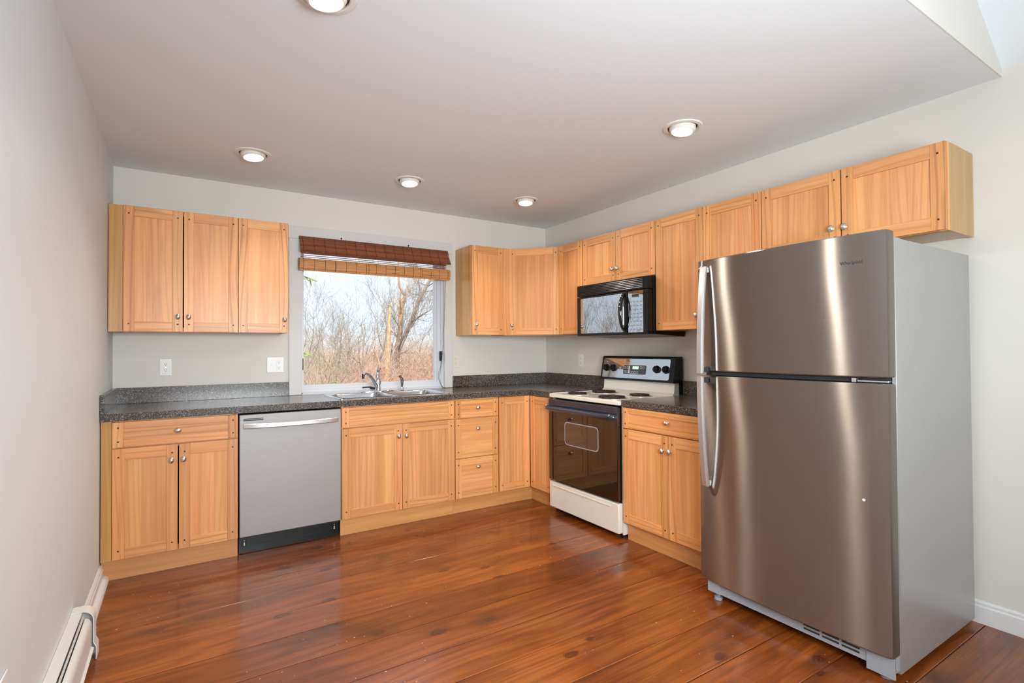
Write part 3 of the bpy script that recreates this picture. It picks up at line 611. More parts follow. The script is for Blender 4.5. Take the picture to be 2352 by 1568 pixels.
# bamboo roman blind
b = thing('bamboo_blind', 'rolled-up brown bamboo blind across the top of the window', 'blind', (-1.705, -0.021, 2.11)); hw = 0.613
def slats(m, path, x0, x1, th, mat=0, skip=()):
    for k in range(len(path)-1):
        if k in skip: continue
        (ya, za_), (yb, zb_) = path[k], path[k+1]; d = Vector((0, yb-ya, zb_-za_)); L = d.length; d.normalize(); nn = Vector((0, d.z, -d.y))*th*0.5
        g_ = 0.10; p = Vector((0, ya, za_))+d*L*g_; q = Vector((0, ya, za_))+d*L*(1-g_); j = rnd(-0.002, 0.002)
        sec = [p-nn, p+nn*0.4, (p+q)/2+nn, q+nn*0.4, q-nn]
        m.loft([[(x, c_.y, c_.z) for c_ in sec] for x in (x0+j, x1+j)], mat, grain=0, smooth=False)
def threads(m, path, xs, off, mat=1):
    for x in xs:
        pts = []
        for k, (y, z) in enumerate(path):
            a, c_ = path[max(k-1, 0)], path[min(k+1, len(path)-1)]; d = Vector((0, c_[0]-a[0], c_[1]-a[1])).normalized(); pts.append((x, y-abs(d.z)*off, z+d.y*off*0.3))
        m.tube(pts, 0.0013, 4, mat=mat)
m = MB(); m.box((-hw, -0.022, -0.018), (hw, -0.002, 0.0), grain=0, tone=0.3); m.build('head_rail', 'bamboo', b)
vp = [(-0.026-0.0018*k - 0.00008*k*k, 0.003-0.0068*k) for k in range(20)]
tx = [-hw+0.022+(2*hw-0.044)*k/15 for k in range(16)]
m = MB(); slats(m, vp, -hw, hw, 0.0024); threads(m, vp, tx, 0.0022); m.build('valance', ['bamboo', 'thread'], b)
sp2 = [(-0.014, -0.02-0.0068*k) for k in range(24)]
m = MB(); slats(m, sp2, -hw+0.012, hw-0.012, 0.0020, skip=(16, 18, 20, 22)); o = m.build('slat_sheet', 'bamboo', b)
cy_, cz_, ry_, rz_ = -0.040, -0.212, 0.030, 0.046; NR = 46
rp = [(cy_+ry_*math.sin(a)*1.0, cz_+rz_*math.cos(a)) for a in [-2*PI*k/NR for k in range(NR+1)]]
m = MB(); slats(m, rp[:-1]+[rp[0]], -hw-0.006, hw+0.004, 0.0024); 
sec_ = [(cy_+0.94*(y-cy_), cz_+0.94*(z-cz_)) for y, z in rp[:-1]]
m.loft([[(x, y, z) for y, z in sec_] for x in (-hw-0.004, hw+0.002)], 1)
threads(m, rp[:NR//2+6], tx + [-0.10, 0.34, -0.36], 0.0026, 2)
o = m.build('rolled_section', ['bamboo_lit', 'bamboo', 'thread'], b); o['label'] = 'rolled-up bottom of the blind, coloured paler as if lit'
for x in (-0.30, 0.255):
    m = MB(); m.tube([(x, -0.008, 0.0), (x, -0.010, 0.016)], 0.0022, 6); m.lathe([(0.003, 0.0), (0.006, 0.003), (0.006, 0.008), (0.002, 0.011)], (x, -0.012, 0.012), n=10); m.build('hook', 'black', b)
m = MB(); lx = lambda x, y, z: (x+1.705, y+0.021, z-2.11)
def bez(p, n=24):
    p = [Vector(q) for q in p]; out = []
    for i in range(len(p)-1):
        a0, a1, a2, a3 = p[max(i-1, 0)], p[i], p[i+1], p[min(i+2, len(p)-1)]
        for k in range(n//4):
            t_ = k/(n//4); out.append(0.5*((2*a1)+(-a0+a2)*t_+(2*a0-5*a1+4*a2-a3)*t_*t_+(-a0+3*a1-3*a2+a3)*t_**3))
    return out+[p[-1]]
m.tube(bez([lx(-1.107, -0.028, 1.87), lx(-1.118, -0.024, 1.55), lx(-1.128, -0.018, 1.30), lx(-1.136, -0.010, 1.19), lx(-1.150, -0.018, 1.12), lx(-1.178, -0.030, 1.05), lx(-1.180, -0.032, 1.00), lx(-1.158, -0.030, 0.945), lx(-1.132, -0.035, 0.9175), lx(-1.06, -0.045, 0.9172), lx(-0.99, -0.055, 0.9172)]), 0.0014, 6)
m.tube(bez([lx(-1.136, -0.012, 1.19), lx(-1.148, -0.02, 1.10), lx(-1.172, -0.030, 1.03), lx(-1.172, -0.034, 0.99), lx(-1.146, -0.034, 0.930), lx(-1.120, -0.042, 0.9172)]), 0.0014, 6)
m.build('pull_cord', 'cord', b)
# small heap of dried leaf scraps by the casing
for i, (x, y, lab) in enumerate([(-1.02, -0.062, 'dry brown leaf scrap on countertop nearest the window casing'), (-0.985, -0.06, 'middle one of three dry brown leaf scraps by the backsplash'), (-0.915, -0.05, 'dry brown leaf scrap lying farthest from the window casing')]):
    m = MB()
    for k in range(4):
        a = rnd(0, PI); cx, cy = rnd(-0.02, 0.02), rnd(-0.006, 0.006); L = rnd(0.016, 0.026); d = Vector((math.cos(a), math.sin(a)*0.4, 0)); s_ = Vector((-d.y, d.x, 0))
        v = []
        for q, ww, h in ((0, 0.1, 0.001), (0.3, 0.8, 0.005), (0.6, 1.0, 0.007), (0.85, 0.6, 0.005), (1, 0.05, 0.002)):
            for sd_, hz in ((-1, 0.003), (0, 0), (1, 0.003)): v.append(Vector((cx, cy, h+hz*ww)) + d*(q-0.5)*L + s_*sd_*ww*0.006)
        vv = [tuple(p) for p in v] + [tuple(p-Vector((0, 0, 0.0009))) for p in v]
        fs = []
        for r_ in range(4):
            for c_ in range(2): q0 = r_*3+c_; fs += [(q0, q0+1, q0+4, q0+3), (q0+15, q0+18, q0+19, q0+16)]
        m.add(vv, fs, smooth=True)
    o = m.build('leaf_scrap', 'leafdry', None, 60, (x, y, CT+0.0008)); tag(o, lab, 'leaf scrap', 'dried leaf scraps on the counter')

# ------------------------------------------------------------------ dishwasher
d = thing('dishwasher', 'stainless built-in dishwasher with black kick plate', 'dishwasher', (-2.465, -0.03, 0)); hw = 0.3015
m = MB(); m.box((-0.297, -0.565, 0.10), (0.297, -0.0, 0.858)); m.build('tub', 'blackmatte', d)
m = MB(); m.box((-hw, -0.605, 0.118), (hw, -0.566, 0.860), bev=0.004); o = m.build('door', 'steel_dw', d)
m = MB(); hz = 0.792; rings = []
for k in range(17):
    q = -1+2*k/16; x = q*0.281; y = -0.612-0.030*(1-q**4); hh = 0.0145
    rings.append([(x, y-0.006, hz-hh), (x, y-0.010, hz-hh+0.004), (x, y-0.010, hz+hh-0.004), (x, y-0.005, hz+hh), (x, y+0.004, hz+hh-0.001), (x, y+0.004, hz-hh+0.001)])
m.loft(rings, 0, grain=0)
for x in (-0.272, 0.272): m.box((x-0.008, -0.618, hz-0.011), (x+0.008, -0.603, hz+0.011))
m.build('handle', 'steel_light', o)
m = MB(); m.box((-0.282, -0.6062, 0.821), (-0.168, -0.603, 0.838)); m.box((-0.280, -0.6072, 0.823), (-0.170, -0.605, 0.8285), 1); m.box((-0.280, -0.6072, 0.8325), (-0.170, -0.605, 0.8365), 1); m.build('control_strip', ['grille', 'slot'], o)
m = MB(); m.box((-0.3, -0.545, 0.004), (0.3, -0.53, 0.117)); 
for k in range(2):
    x = -0.27 if k == 0 else 0.27
    m.box((x-0.012, -0.5475, 0.045), (x+0.012, -0.544, 0.098), 0, bev=0.003); m.box((x-0.0025, -0.5485, 0.05), (x+0.0025, -0.546, 0.07), 1); m.box((x-0.002, -0.5485, 0.078), (x+0.002, -0.546, 0.082), 1)
m.tube(bez([(-0.20, -0.5462, 0.062), (-0.193, -0.5462, 0.050), (-0.17, -0.5462, 0.046), (0.15, -0.5462, 0.046), (0.175, -0.5462, 0.051), (0.182, -0.5462, 0.064)]), 0.0013, 6, mat=2)
m.build('kick_plate', ['black', 'white_mark', 'gasket'], d)

# ------------------------------------------------------------------ range
# local x runs left to right when facing the range, -y toward the viewer
r = thing('electric_range', 'bisque electric range with black oven door and coil burners', 'stove', (0, -0.931, 0), BR); RW = 0.760
m = MB(); m.box((0.0015, -0.618, 0.028), (0.012, -0.03, 0.885)); m.box((RW-0.012, -0.618, 0.028), (RW-0.0015, -0.03, 0.885)); m.box((0.012, -0.60, 0.05), (RW-0.012, -0.03, 0.88), 1); m.build('body', ['bisque', 'blackmatte'], r)
for x in (0.03, RW-0.03):
    for y in (-0.59, -0.08):
        m = MB(); m.lathe([(0.016, 0.0005), (0.016, 0.012), (0.009, 0.014), (0.009, 0.05)], (x, y, 0), n=12); m.build('foot', 'blackmatte', r)
# cooktop with raised lip
m = MB(); m.box((0.0, -0.655, 0.878), (RW, -0.075, 0.905), bev=0.005); m.box((0.004, -0.651, 0.905), (RW-0.004, -0.643, 0.9085), bev=0.0015); m.box((0.002, -0.651, 0.905), (0.010, -0.09, 0.9085), bev=0.0015); m.box((RW-0.010, -0.651, 0.905), (RW-0.002, -0.09, 0.9085), bev=0.0015)
ck = m.build('cooktop', 'bisque', r)
for (x, y, rad) in ((0.195, -0.53, 0.076), (0.195, -0.26, 0.098), (0.570, -0.53, 0.098), (0.570, -0.26, 0.076)):
    m = MB(); m.lathe([(rad+0.016, 0.9045), (rad+0.016, 0.908), (rad+0.010, 0.9095), (rad+0.004, 0.9075), (rad-0.01, 0.9062), (0.012, 0.9056)], (x, y, 0), n=32, mat=0); m.build('drip_pan', 'drip', ck)
    m = MB(); pts = []; turns = 4 if rad < 0.09 else 5
    for k in range(turns*20+1):
        a = 2*PI*k/20; rr_ = 0.018+(rad-0.018)*k/(turns*20); pts.append((x+rr_*math.cos(a), y+rr_*math.sin(a), 0.9165))
    m.tube(pts, 0.0052, 6)
    for a in (0.5, 0.5+2*PI/3, 0.5+4*PI/3): m.box((x-0.002, y-0.002, 0.908), (x+0.002, y+0.002, 0.911)); m.tube([(x+0.012*math.cos(a), y+0.012*math.sin(a), 0.9095), (x+rad*math.cos(a), y+rad*math.sin(a), 0.9095)], 0.0022, 5)
    m.build('burner_coil', 'coil', ck)
# riser and backguard
m = MB(); m.prism([(-0.135, 0.904), (-0.118, 0.910), (-0.100, 0.925), (-0.096, 0.945), (-0.092, 1.000), (-0.045, 1.000), (-0.045, 0.904)], 0.012, RW-0.018, axis=0, smooth=False); m.build('riser', 'bisque', r, 25)
m = MB(); pf = [(-0.1185, 1.000), (-0.124, 1.004), (-0.124, 1.012), (-0.093, 1.178), (-0.085, 1.187), (-0.074, 1.190), (-0.026, 1.188), (-0.024, 1.184), (-0.024, 0.918), (-0.046, 0.918), (-0.046, 1.000)]
m.prism(pf, 0.0, RW-0.002, axis=0); bg = m.build('backguard', 'black', r, 25)
nrm = Vector((0, -0.166, 0.031)).normalized(); upv = Vector((0, 0.031, 0.166)).normalized(); org = Vector((0, -0.124, 1.012))
def onp(x, t_, d_=0.0): return Vector((x, 0, 0)) + org + upv*t_ + nrm*d_ if False else org + Vector((x, 0, 0)) + upv*t_ + Vector((0, -0.983, 0.184))*d_
def plate(m, x0, x1, t0, t1, d0, d1, mat=0, r_=0.0):
    pr = rrect(x0, x1, t0, t1, r_, 3) if r_ else [(x0, t0), (x1, t0), (x1, t1), (x0, t1)]
    m.loft([[onp(a, b_, dd) for a, b_ in pr] for dd in (d0, d1)], mat, smooth=False)
m = MB(); plate(m, 0.020, RW-0.045, 0.006, 0.160, -0.002, 0.0018, 0, 0.012); cp = m.build('control_panel', 'panelgloss', bg)
m = MB(); plate(m, 0.252, 0.496, 0.036, 0.112, 0.0016, 0.0024, 0, 0.012); plate(m, 0.2545, 0.4935, 0.0385, 0.1095, 0.0022, 0.0030, 1, 0.010)
plate(m, 0.352, 0.415, 0.078, 0.102, 0.0028, 0.0034, 2)
for x, t_ in ((0.272, 0.09), (0.300, 0.09), (0.272, 0.058), (0.300, 0.058), (0.335, 0.052), (0.358, 0.052), (0.38, 0.052), (0.404, 0.052), (0.438, 0.092), (0.462, 0.092)): plate(m, x-0.009, x+0.009, t_-0.009, t_+0.009, 0.0028, 0.0036, 0, 0.003); plate(m, x-0.007, x+0.007, t_-0.007, t_+0.007, 0.0030, 0.0040, 3, 0.003)
plate(m, 0.312, 0.322, 0.045, 0.104, 0.0026, 0.0034, 0, 0.004)
m.build('clock_display', ['white_mark', 'display', 'green', 'gasket'], cp)
for x in (0.062, 0.142, 0.596, 0.682):
    m = MB(); rr_ = 0.036
    if x < 0.3:
        for k in range(11): a = -2.4+4.8*k/10; plate(m, x+rr_*math.sin(a)-0.0016, x+rr_*math.sin(a)+0.0016, 0.083+rr_*math.cos(a)-0.0016, 0.083+rr_*math.cos(a)+0.0016, 0.0014, 0.0022)
        m.build('dial_marks', 'white_mark', cp); m = MB(); plate(m, x-0.005, x+0.005, 0.132, 0.139, 0.0014, 0.0022); m.build('burner_symbol', 'white_mark', cp); m = MB()
    plate(m, x-0.006, x+0.006, 0.032, 0.035, 0.0014, 0.0022); m.build('dial_caption', 'white_mark', cp)
m = MB(); plate(m, 0.205, 0.232, 0.090, 0.0925, 0.0014, 0.0022); m.build('indicator_mark', 'white_mark', cp)
m = MB(); m.lathe([(0.0105, 0.0), (0.0105, 0.001), (0.002, 0.001)], onp(0.041, 0.022, 0.0016), (0, -0.983, 0.184), 16); m.build('round_emblem', 'grille', cp)
m = MB(); plate(m, 0.214, 0.221, 0.080, 0.085, 0.0014, 0.0030); m.build('indicator_light', 'redled', cp)
for x in (0.062, 0.142, 0.596, 0.682):
    m = MB(); ax_ = Vector((0, -0.983, 0.184)); cc = onp(x, 0.083, 0.0018)
    m.lathe([(0.029, 0.0), (0.029, 0.004), (0.025, 0.006), (0.0225, 0.02), (0.021, 0.024), (0.003, 0.0245)], cc, ax_, 22)
    m.loft([[cc + ax_*h + Vector((sx*0.004, 0, 0)) + upv*sz*0.022 for sx, sz in ((-1, -1), (1, -1), (1, 1), (-1, 1))] for h in (0.02, 0.031)], smooth=False)
    m.build('knob', 'black', cp)
# oven door
m = MB(); m.box((0.004, -0.664, 0.250), (RW-0.004, -0.622, 0.868), bev=0.006); od = m.build('oven_door', 'ovenglass', r)
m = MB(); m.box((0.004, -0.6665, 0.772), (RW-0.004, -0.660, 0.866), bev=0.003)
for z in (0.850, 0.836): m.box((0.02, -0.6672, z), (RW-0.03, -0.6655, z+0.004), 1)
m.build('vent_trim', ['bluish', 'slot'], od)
m = MB(); m.loft([[(a, -0.6645, b_) for a, b_ in rrect(0.203, 0.573, 0.542, 0.712, 0.03)], [(a, -0.6662, b_) for a, b_ in rrect(0.203, 0.573, 0.542, 0.712, 0.03)]], smooth=False)
m.loft([[(a, -0.666, b_) for a, b_ in rrect(0.210, 0.566, 0.549, 0.705, 0.026)], [(a, -0.6667, b_) for a, b_ in rrect(0.210, 0.566, 0.549, 0.705, 0.026)]], 1, smooth=False)
m.build('oven_window', ['grille', 'ovenwindow'], od)
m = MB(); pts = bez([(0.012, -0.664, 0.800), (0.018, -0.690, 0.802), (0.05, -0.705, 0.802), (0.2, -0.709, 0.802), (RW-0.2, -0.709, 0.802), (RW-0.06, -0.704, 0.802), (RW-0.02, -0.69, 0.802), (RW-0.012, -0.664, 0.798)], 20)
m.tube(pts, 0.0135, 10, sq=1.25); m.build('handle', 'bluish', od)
m = MB(); m.box((0.004, -0.660, 0.040), (RW-0.004, -0.620, 0.236), bev=0.007); m.prism([(-0.6606, 0.203), (-0.6606, 0.2085), (-0.6672, 0.2095), (-0.668, 0.207)], 0.05, RW-0.075, axis=0); m.build('storage_drawer', 'bisque', r)

# ------------------------------------------------------------------ over-the-range microwave
mw = thing('microwave', 'black over-the-range microwave with reflective door glass', 'microwave', (0, -0.9555, 1.345), BR); MWW = 0.750; ZT = 0.404
m = MB(); m.box((0, -0.340, 0.004), (MWW, -0.012, ZT)); m.prism([(-0.35, 0.006), (-0.012, -0.012), (-0.012, 0.006)], 0.004, MWW-0.004, axis=0, mat=0); m.build('housing', 'black', mw)
m = MB(); m.box((0, -0.388, 0.315), (MWW, -0.341, ZT-0.001), bev=0.004); m.box((0.018, -0.3892, 0.323), (MWW-0.045, -0.386, ZT-0.012), 1)
for k in range(6): z = 0.326+k*0.0118; m.prism([(-0.3885, z), (-0.3935, z+0.0025), (-0.392, z+0.0055), (-0.3885, z+0.006)], 0.018, MWW-0.045, axis=0, mat=0)
m.build('vent_grille', ['black', 'blackmatte'], mw)
m = MB(); m.box((0, -0.390, 0.004), (0.553, -0.341, 0.312), bev=0.006); dr = m.build('door', 'black', mw)
m = MB(); m.loft([[(a, -0.3895, b_) for a, b_ in rrect(0.045, 0.520, 0.022, 0.300, 0.012)], [(a, -0.3918, b_) for a, b_ in rrect(0.047, 0.518, 0.024, 0.298, 0.011)]], smooth=False); m.build('door_glass', 'mwglass', dr)
m = MB(); pts = []
for k in range(17): q = -1+2*k/16; pts.append((0.528, -0.388-0.045*(1-q*q)**0.6, 0.165+0.132*q))
m.tube(pts, [0.012+0.005*(1-abs(-1+2*k/16)) for k in range(17)], 10, sq=1.0); m.build('handle', 'blackgloss', dr)
m = MB(); m.box((0.556, -0.389, 0.004), (MWW, -0.341, 0.312), bev=0.006); m.box((0.566, -0.3905, 0.018), (0.705, -0.388, 0.305), 1); pn = m.build('control_panel', ['black', 'mwglass'], mw)
m = MB(); m.box((0.600, -0.3915, 0.262), (0.672, -0.390, 0.288)); m.box((0.604, -0.392, 0.266), (0.668, -0.391, 0.284), 1); m.build('display', ['grille', 'display'], pn)
for i in range(8):
    for k in range(4):
        if i in (1, 2) and k in (0, 3): pass
        m = MB(); x, z = 0.582+k*0.031, 0.232-i*0.0275
        m.box((x, -0.3913, z-0.007), (x+0.022, -0.3902, z+0.007), bev=0.0005); m.box((x+0.004, -0.3917, z-0.0012), (x+0.018, -0.391, z+0.0012), 1); m.build('button', ['panelgloss', 'gasket'], pn)

# ------------------------------------------------------------------ refrigerator
fr_ = thing('refrigerator', 'tall stainless top-freezer refrigerator at the right', 'refrigerator', (0, -2.4725, 0), BR); FW = 0.842
m = MB(); m.box((0.0, -0.800, 0.03), (FW, -0.05, 1.666), bev=0.004); m.build('case', 'fridge_side', fr_)
m = MB(); m.box((0.012, -0.811, 0.13), (FW-0.012, -0.800, 1.66)); m.build('door_gasket', 'gasket', fr_)
def fdoor(z0, z1, name):
    m = MB(); N = 24; yb_, ye = -0.811, -0.858; cx = FW*0.57; Rr = 3.8
    def sec(z, ins=0.0):
        pts = [(ins, yb_), (ins, ye+0.006)]
        for k in range(N+1):
            x = 0.003+ins+(FW-0.006-2*ins)*k/N; s_ = (x-cx); y = ye-0.026+ (s_*s_)/(2*Rr) + (ins*0.8)
            e_ = min(x-ins, FW-ins-x); y += 0.006*max(0, 1-e_/0.012)**2
            pts.append((x, min(y, ye+0.004) if e_ < 0.02 else y))
        pts += [(FW-ins, ye+0.006), (FW-ins, yb_)]
        return [(x, y + (0.0045*math.sin(z*5.3+0.6)+0.002*math.sin(z*13))*(x-cx)*(1 if 2 <= i_ < len(pts)-2 else 0), z) for i_, (x, y) in enumerate(pts)]
    NZ = 26; m.loft([sec(z0, 0.004)] + [sec(z0+0.004+(z1-z0-0.008)*k/NZ) for k in range(NZ+1)] + [sec(z1, 0.004)], 0, grain=2)
    return m.build(name, 'steel', fr_, 30)
top = fdoor(1.138, 1.690, 'freezer_door'); low = fdoor(0.105, 1.114, 'refrigerator_door')
def handle(parent, za, zb):
    m = MB(); rings = []
    for k in range(15):
        q = k/14; z = za+(zb-za)*q; y = -0.874-0.034*(1-(2.0*abs(q-(1.0 if zb < 1.12 else 0.0))-1)**2 if False else 1)*(math.sin(PI/2*(q if zb < 1.12 else 1-q))**0.75)
        x0, x1 = 0.036, 0.068
        rings.append([(x0, y-0.010, z), (x1-0.008, y-0.010, z), (x1, y-0.006, z), (x1, y+0.004, z), (x0, y+0.004, z)])
    m.loft(rings, 0, grain=2)
    zi = zb-0.03 if zb < 1.12 else za+0.005
    m.box((0.040, -0.90, zi), (0.066, -0.866, zi+0.025), 1)
    ze = za if zb < 1.12 else zb-0.03
    m.box((0.042, -0.872, ze+0.002), (0.062, -0.860, ze+0.028), 0)
    return m.build('handle', ['steel_light', 'gasket'], parent)
handle(top, 1.128, 1.655); handle(low, 0.572, 1.112)
# badge
fc = bpy.data.curves.new('badge_text', 'FONT'); fc.body = 'Whirlpool'; fc.size = 0.024; fc.extrude = 0.0008; fc.align_x = 'LEFT'
fo = bpy.data.objects.new('tmp_text', fc); COL.objects.link(fo); bpy.context.view_layer.update()
me = bpy.data.meshes.new_from_object(fo.evaluated_get(bpy.context.evaluated_depsgraph_get())); bpy.data.objects.remove(fo)
wx = [v.co.x for v in me.vertices]; k_ = 0.078/(max(wx)-min(wx))
xb_ = 0.684; yb2 = -0.858-0.026+((xb_+0.04-FW*0.57)**2)/(2*3.8)-0.0014
bo = bpy.data.objects.new('badge', me); COL.objects.link(bo); me.materials.append(M['logo']); bo.parent = top
bo.matrix_local = Matrix.Translation((xb_, yb2-0.0006, 1.574)) @ Matrix.Rotation((xb_+0.04-FW*0.57)/3.8, 4, 'Z') @ Matrix.Rotation(PI/2, 4, 'X') @ Matrix.Scale(k_, 4)
m = MB(); pts = []
for k in range(15):
    a = PI*1.12+PI*0.98*k/14 ; pts.append((xb_+0.044+0.021*math.cos(a)+0.004*math.sin(a), yb2-0.0012, 1.583+0.016*math.sin(a)+0.010*math.cos(a)))
m.tube(pts, [0.0004+0.0012*math.sin(PI*k/14) for k in range(15)], 6); m.build('badge_ring', 'gold', bo).matrix_parent_inverse = bo.matrix_local.inverted()
m = MB(); m.lathe([(0.0055, 0), (0.0055, 0.0012), (0.001, 0.0014)], (0.756, -0.858-0.026+((0.756-FW*0.57)**2)/(2*3.8)-0.0002, 0.672), (0, -1, 0), 16); m.build('sticker_dot', 'sticker', low)
m = MB(); m.box((0.06, -0.835, 1.114+0.004), (FW-0.12, -0.812, 1.134), 1)
m.box((FW-0.115, -0.846, 1.1195), (FW-0.012, -0.812, 1.1245)); m.box((FW-0.135, -0.848, 1.117), (FW-0.118, -0.83, 1.133)); m.lathe([(0.006, -0.03), (0.006, 0.03)], (FW-0.006, -0.812, 1.126), n=10); m.build('center_hinge', ['chrome', 'gasket'], fr_)
m = MB(); m.box((FW-0.10, -0.845, 1.6915), (FW-0.02, -0.70, 1.699)) if False else m.box((FW-0.09, -0.80, 1.6665), (FW-0.02, -0.70, 1.6755)); m.box((FW-0.075, -0.80, 1.667), (FW-0.02, -0.79, 1.672)); m.build('top_hinge', 'steel_light', fr_)
m = MB(); m.box((0.03, -0.838, 0.046), (FW-0.004, -0.802, 0.100)); 
for i in range(3):
    for k in range(2): m.box((FW-0.34+i*0.075, -0.8392, 0.078-k*0.016), (FW-0.275+i*0.075, -0.8378, 0.085-k*0.016), 1)
m.box((0.03, -0.842, 0.045), (0.10, -0.836, 0.10), 0); m.box((FW-0.10, -0.842, 0.022), (FW-0.004, -0.836, 0.10), 0); m.build('base_grille', ['grille', 'slot'], fr_)
for x in (0.06, FW-0.05):
    for y in (-0.80, -0.12):
        m = MB(); m.lathe([(0.02, 0.0005), (0.02, 0.014), (0.012, 0.016), (0.012, 0.05)], (x, y, 0), n=12); m.build('foot', 'grille', fr_)

# ------------------------------------------------------------------ outlets and switches
def receptacle(p, x, z, s=1.0):
    m = MB(); m.loft([[(x+a*s, -0.0055, z+b_*s) for a, b_ in rrect(-0.0165, 0.0165, -0.014, 0.014, 0.011)], [(x+a*s, -0.0072, z+b_*s) for a, b_ in rrect(-0.0165, 0.0165, -0.014, 0.014, 0.011)]], smooth=False)
    for dx in (-0.006, 0.006): m.box((x+dx-0.001, -0.0076, z-0.001), (x+dx+0.001, -0.0070, z+0.007), 1)
    m.lathe([(0.0026, 0.0), (0.0026, 0.0005)], (x, -0.0071, z-0.007), (0, -1, 0), 10, 1); return m
def outlet(label, loc, rz, wide=False, mat='plate', deco=False):
    o = thing('wall_outlet', label, 'outlet', loc, rz, 'wall outlets and switches'); w_ = 0.058 if wide else 0.035
    m = MB(); m.box((-w_, -0.0058, -0.057), (w_, -0.0006, 0.057), bev=0.003); m.build('cover_plate', mat, o)
    xo = 0.023 if wide else 0.0
    if deco:
        m = MB(); m.box((xo-0.0165, -0.0072, -0.034), (xo+0.0165, -0.0052, 0.034), bev=0.001)
        for z in (-0.02, 0.02):
            for dx in (-0.006, 0.006): m.box((xo+dx-0.001, -0.0076, z-0.001), (xo+dx+0.001, -0.0070, z+0.006), 1)
            m.lathe([(0.0026, 0.0), (0.0026, 0.0005)], (xo, -0.0071, z-0.008), (0, -1, 0), 10, 1)
        m.box((xo-0.006, -0.0078, -0.0035), (xo+0.006, -0.0070, 0.0035), 0); m.build('receptacle', [mat, 'slot'], o)
    else:
        for z in (-0.0195, 0.0195): receptacle(o, xo, z).build('receptacle', [mat, 'slot'], o)
        m = MB(); m.lathe([(0.003, 0.0), (0.003, 0.001)], (xo, -0.0056, 0), (0, -1, 0), 10); m.build('screw', 'nickel', o)
    if wide:
        m = MB(); m.box((-0.028, -0.007, -0.012), (-0.018, -0.0055, 0.012)); m.box((-0.0265, -0.013, 0.0), (-0.0195, -0.006, 0.008), bev=0.001); m.build('toggle_switch', [mat], o)
    return o
outlet('white duplex outlet on back wall under the left wall cabinets', (-3.1525, 0, 1.144), 0)
outlet('white double plate with toggle switch and outlet left of the window', (-2.478, 0, 1.145), 0, True, deco=True)
outlet('cream outlet plate against the right window casing', (-1.002, 0, 1.146), 0, mat='cream', deco=True)
outlet('white outlet plate on right wall between corner and range', (0, -0.534, 1.1435), BR, deco=True)
outlet('white outlet plate low on the left wall above the heater', (LX, -2.425, 0.402), PI/2)

# ------------------------------------------------------------------ baseboard heater
h = thing('baseboard_heater', 'white baseboard heater along the left wall', 'heater', (LX, -1.415, 0)); HL = 2.6
m = MB(); m.prism([(0.001, 0.02), (0.005, 0.02), (0.005, 0.190), (0.036, 0.1985), (0.036, 0.2015), (0.001, 0.203)], -0.06, -HL, axis=1); m.build('back_panel', 'heater', h, 20)
m = MB(); m.prism([(0.046, 0.178), (0.054, 0.176), (0.061, 0.170), (0.066, 0.160), (0.0675, 0.148), (0.0665, 0.06), (0.075, 0.055), (0.075, 0.052), (0.064, 0.054), (0.0655, 0.148), (0.064, 0.159), (0.0595, 0.168), (0.053, 0.174), (0.046, 0.176)], -0.065, -HL, axis=1); m.build('front_cover', 'heater', h, 35)
m = MB(); m.prism([(0.0375, 0.190), (0.0415, 0.181), (0.0425, 0.182), (0.039, 0.192)], -0.065, -HL, axis=1); m.build('damper', 'heater', h, 20)
m = MB(); m.tube([(0.034, -0.05, 0.095), (0.034, -HL, 0.095)], 0.011, 8)
for k in range(90): y = -0.08-k*0.028; m.box((0.009, y-0.0004, 0.055), (0.058, y+0.0004, 0.14))
m.build('heating_element', 'grille', h)
m = MB(); arc = [(0.034+0.040*math.sin(a), 0.166+0.040*math.cos(a)) for a in [PI/2*k/8 for k in range(9)]]
capo = [(0.001, 0.004), (0.001, 0.206)] + arc + [(0.074, 0.075), (0.083, 0.055), (0.083, 0.004)]
m.prism(capo, 0.0, -0.0025, axis=1)
m.prism([(0.001, 0.206)] + arc + [(0.074, 0.075), (0.083, 0.055), (0.083, 0.004), (0.080, 0.004), (0.080, 0.054), (0.0712, 0.074)] + [(0.034+0.0372*math.sin(a), 0.166+0.0372*math.cos(a)) for a in [PI/2*k/8 for k in range(9)]][::-1] + [(0.001, 0.2032)], -0.0025, -0.062, axis=1); m.build('end_cap', 'heater', h, 30)

# ------------------------------------------------------------------ recessed lights
def downlight():
    o = thing('recessed_light', 'x', 'ceiling light', (0, 0, HC), 0, 'recessed ceiling lights')
    m = MB(); m.lathe([(0.103, -0.0004), (0.103, -0.003), (0.099, -0.0065), (0.083, -0.0085), (0.079, -0.006), (0.078, -0.0006)], n=40, cap=False); m.build('trim_ring', 'trim', o)
    m = MB(); m.lathe([(0.078, -0.0006), (0.060, -0.0006)], n=40, cap=False); m.build('gap_shade', 'slot', o)  # flat dark ring painted as the shaded gap round the eyeball
    T = Matrix.Rotation(math.radians(7), 4, 'X'); R32 = lambda pr: [[tuple(T @ Vector((r_*math.cos(2*PI*k/36), r_*math.sin(2*PI*k/36), z))) for k in range(36)] for r_, z in pr]
    m = MB(); m.loft(R32([(0.0690, 0.006), (0.0700, -0.006), (0.0685, -0.014), (0.0640, -0.022), (0.0585, -0.0275), (0.0555, -0.0285), (0.0535, -0.0265), (0.0525, -0.021)]), cap=False); ey = m.build('eyeball', 'trim', o)
    m = MB(); rings = R32([(0.0526, -0.0205), (0.045, -0.0225), (0.025, -0.0235), (0.004, -0.0238)])
    m.loft(rings, cap=False); m.add(rings[-1], [list(range(36))]); m.build('lens', 'lens', ey)
    return o
dl = downlight()
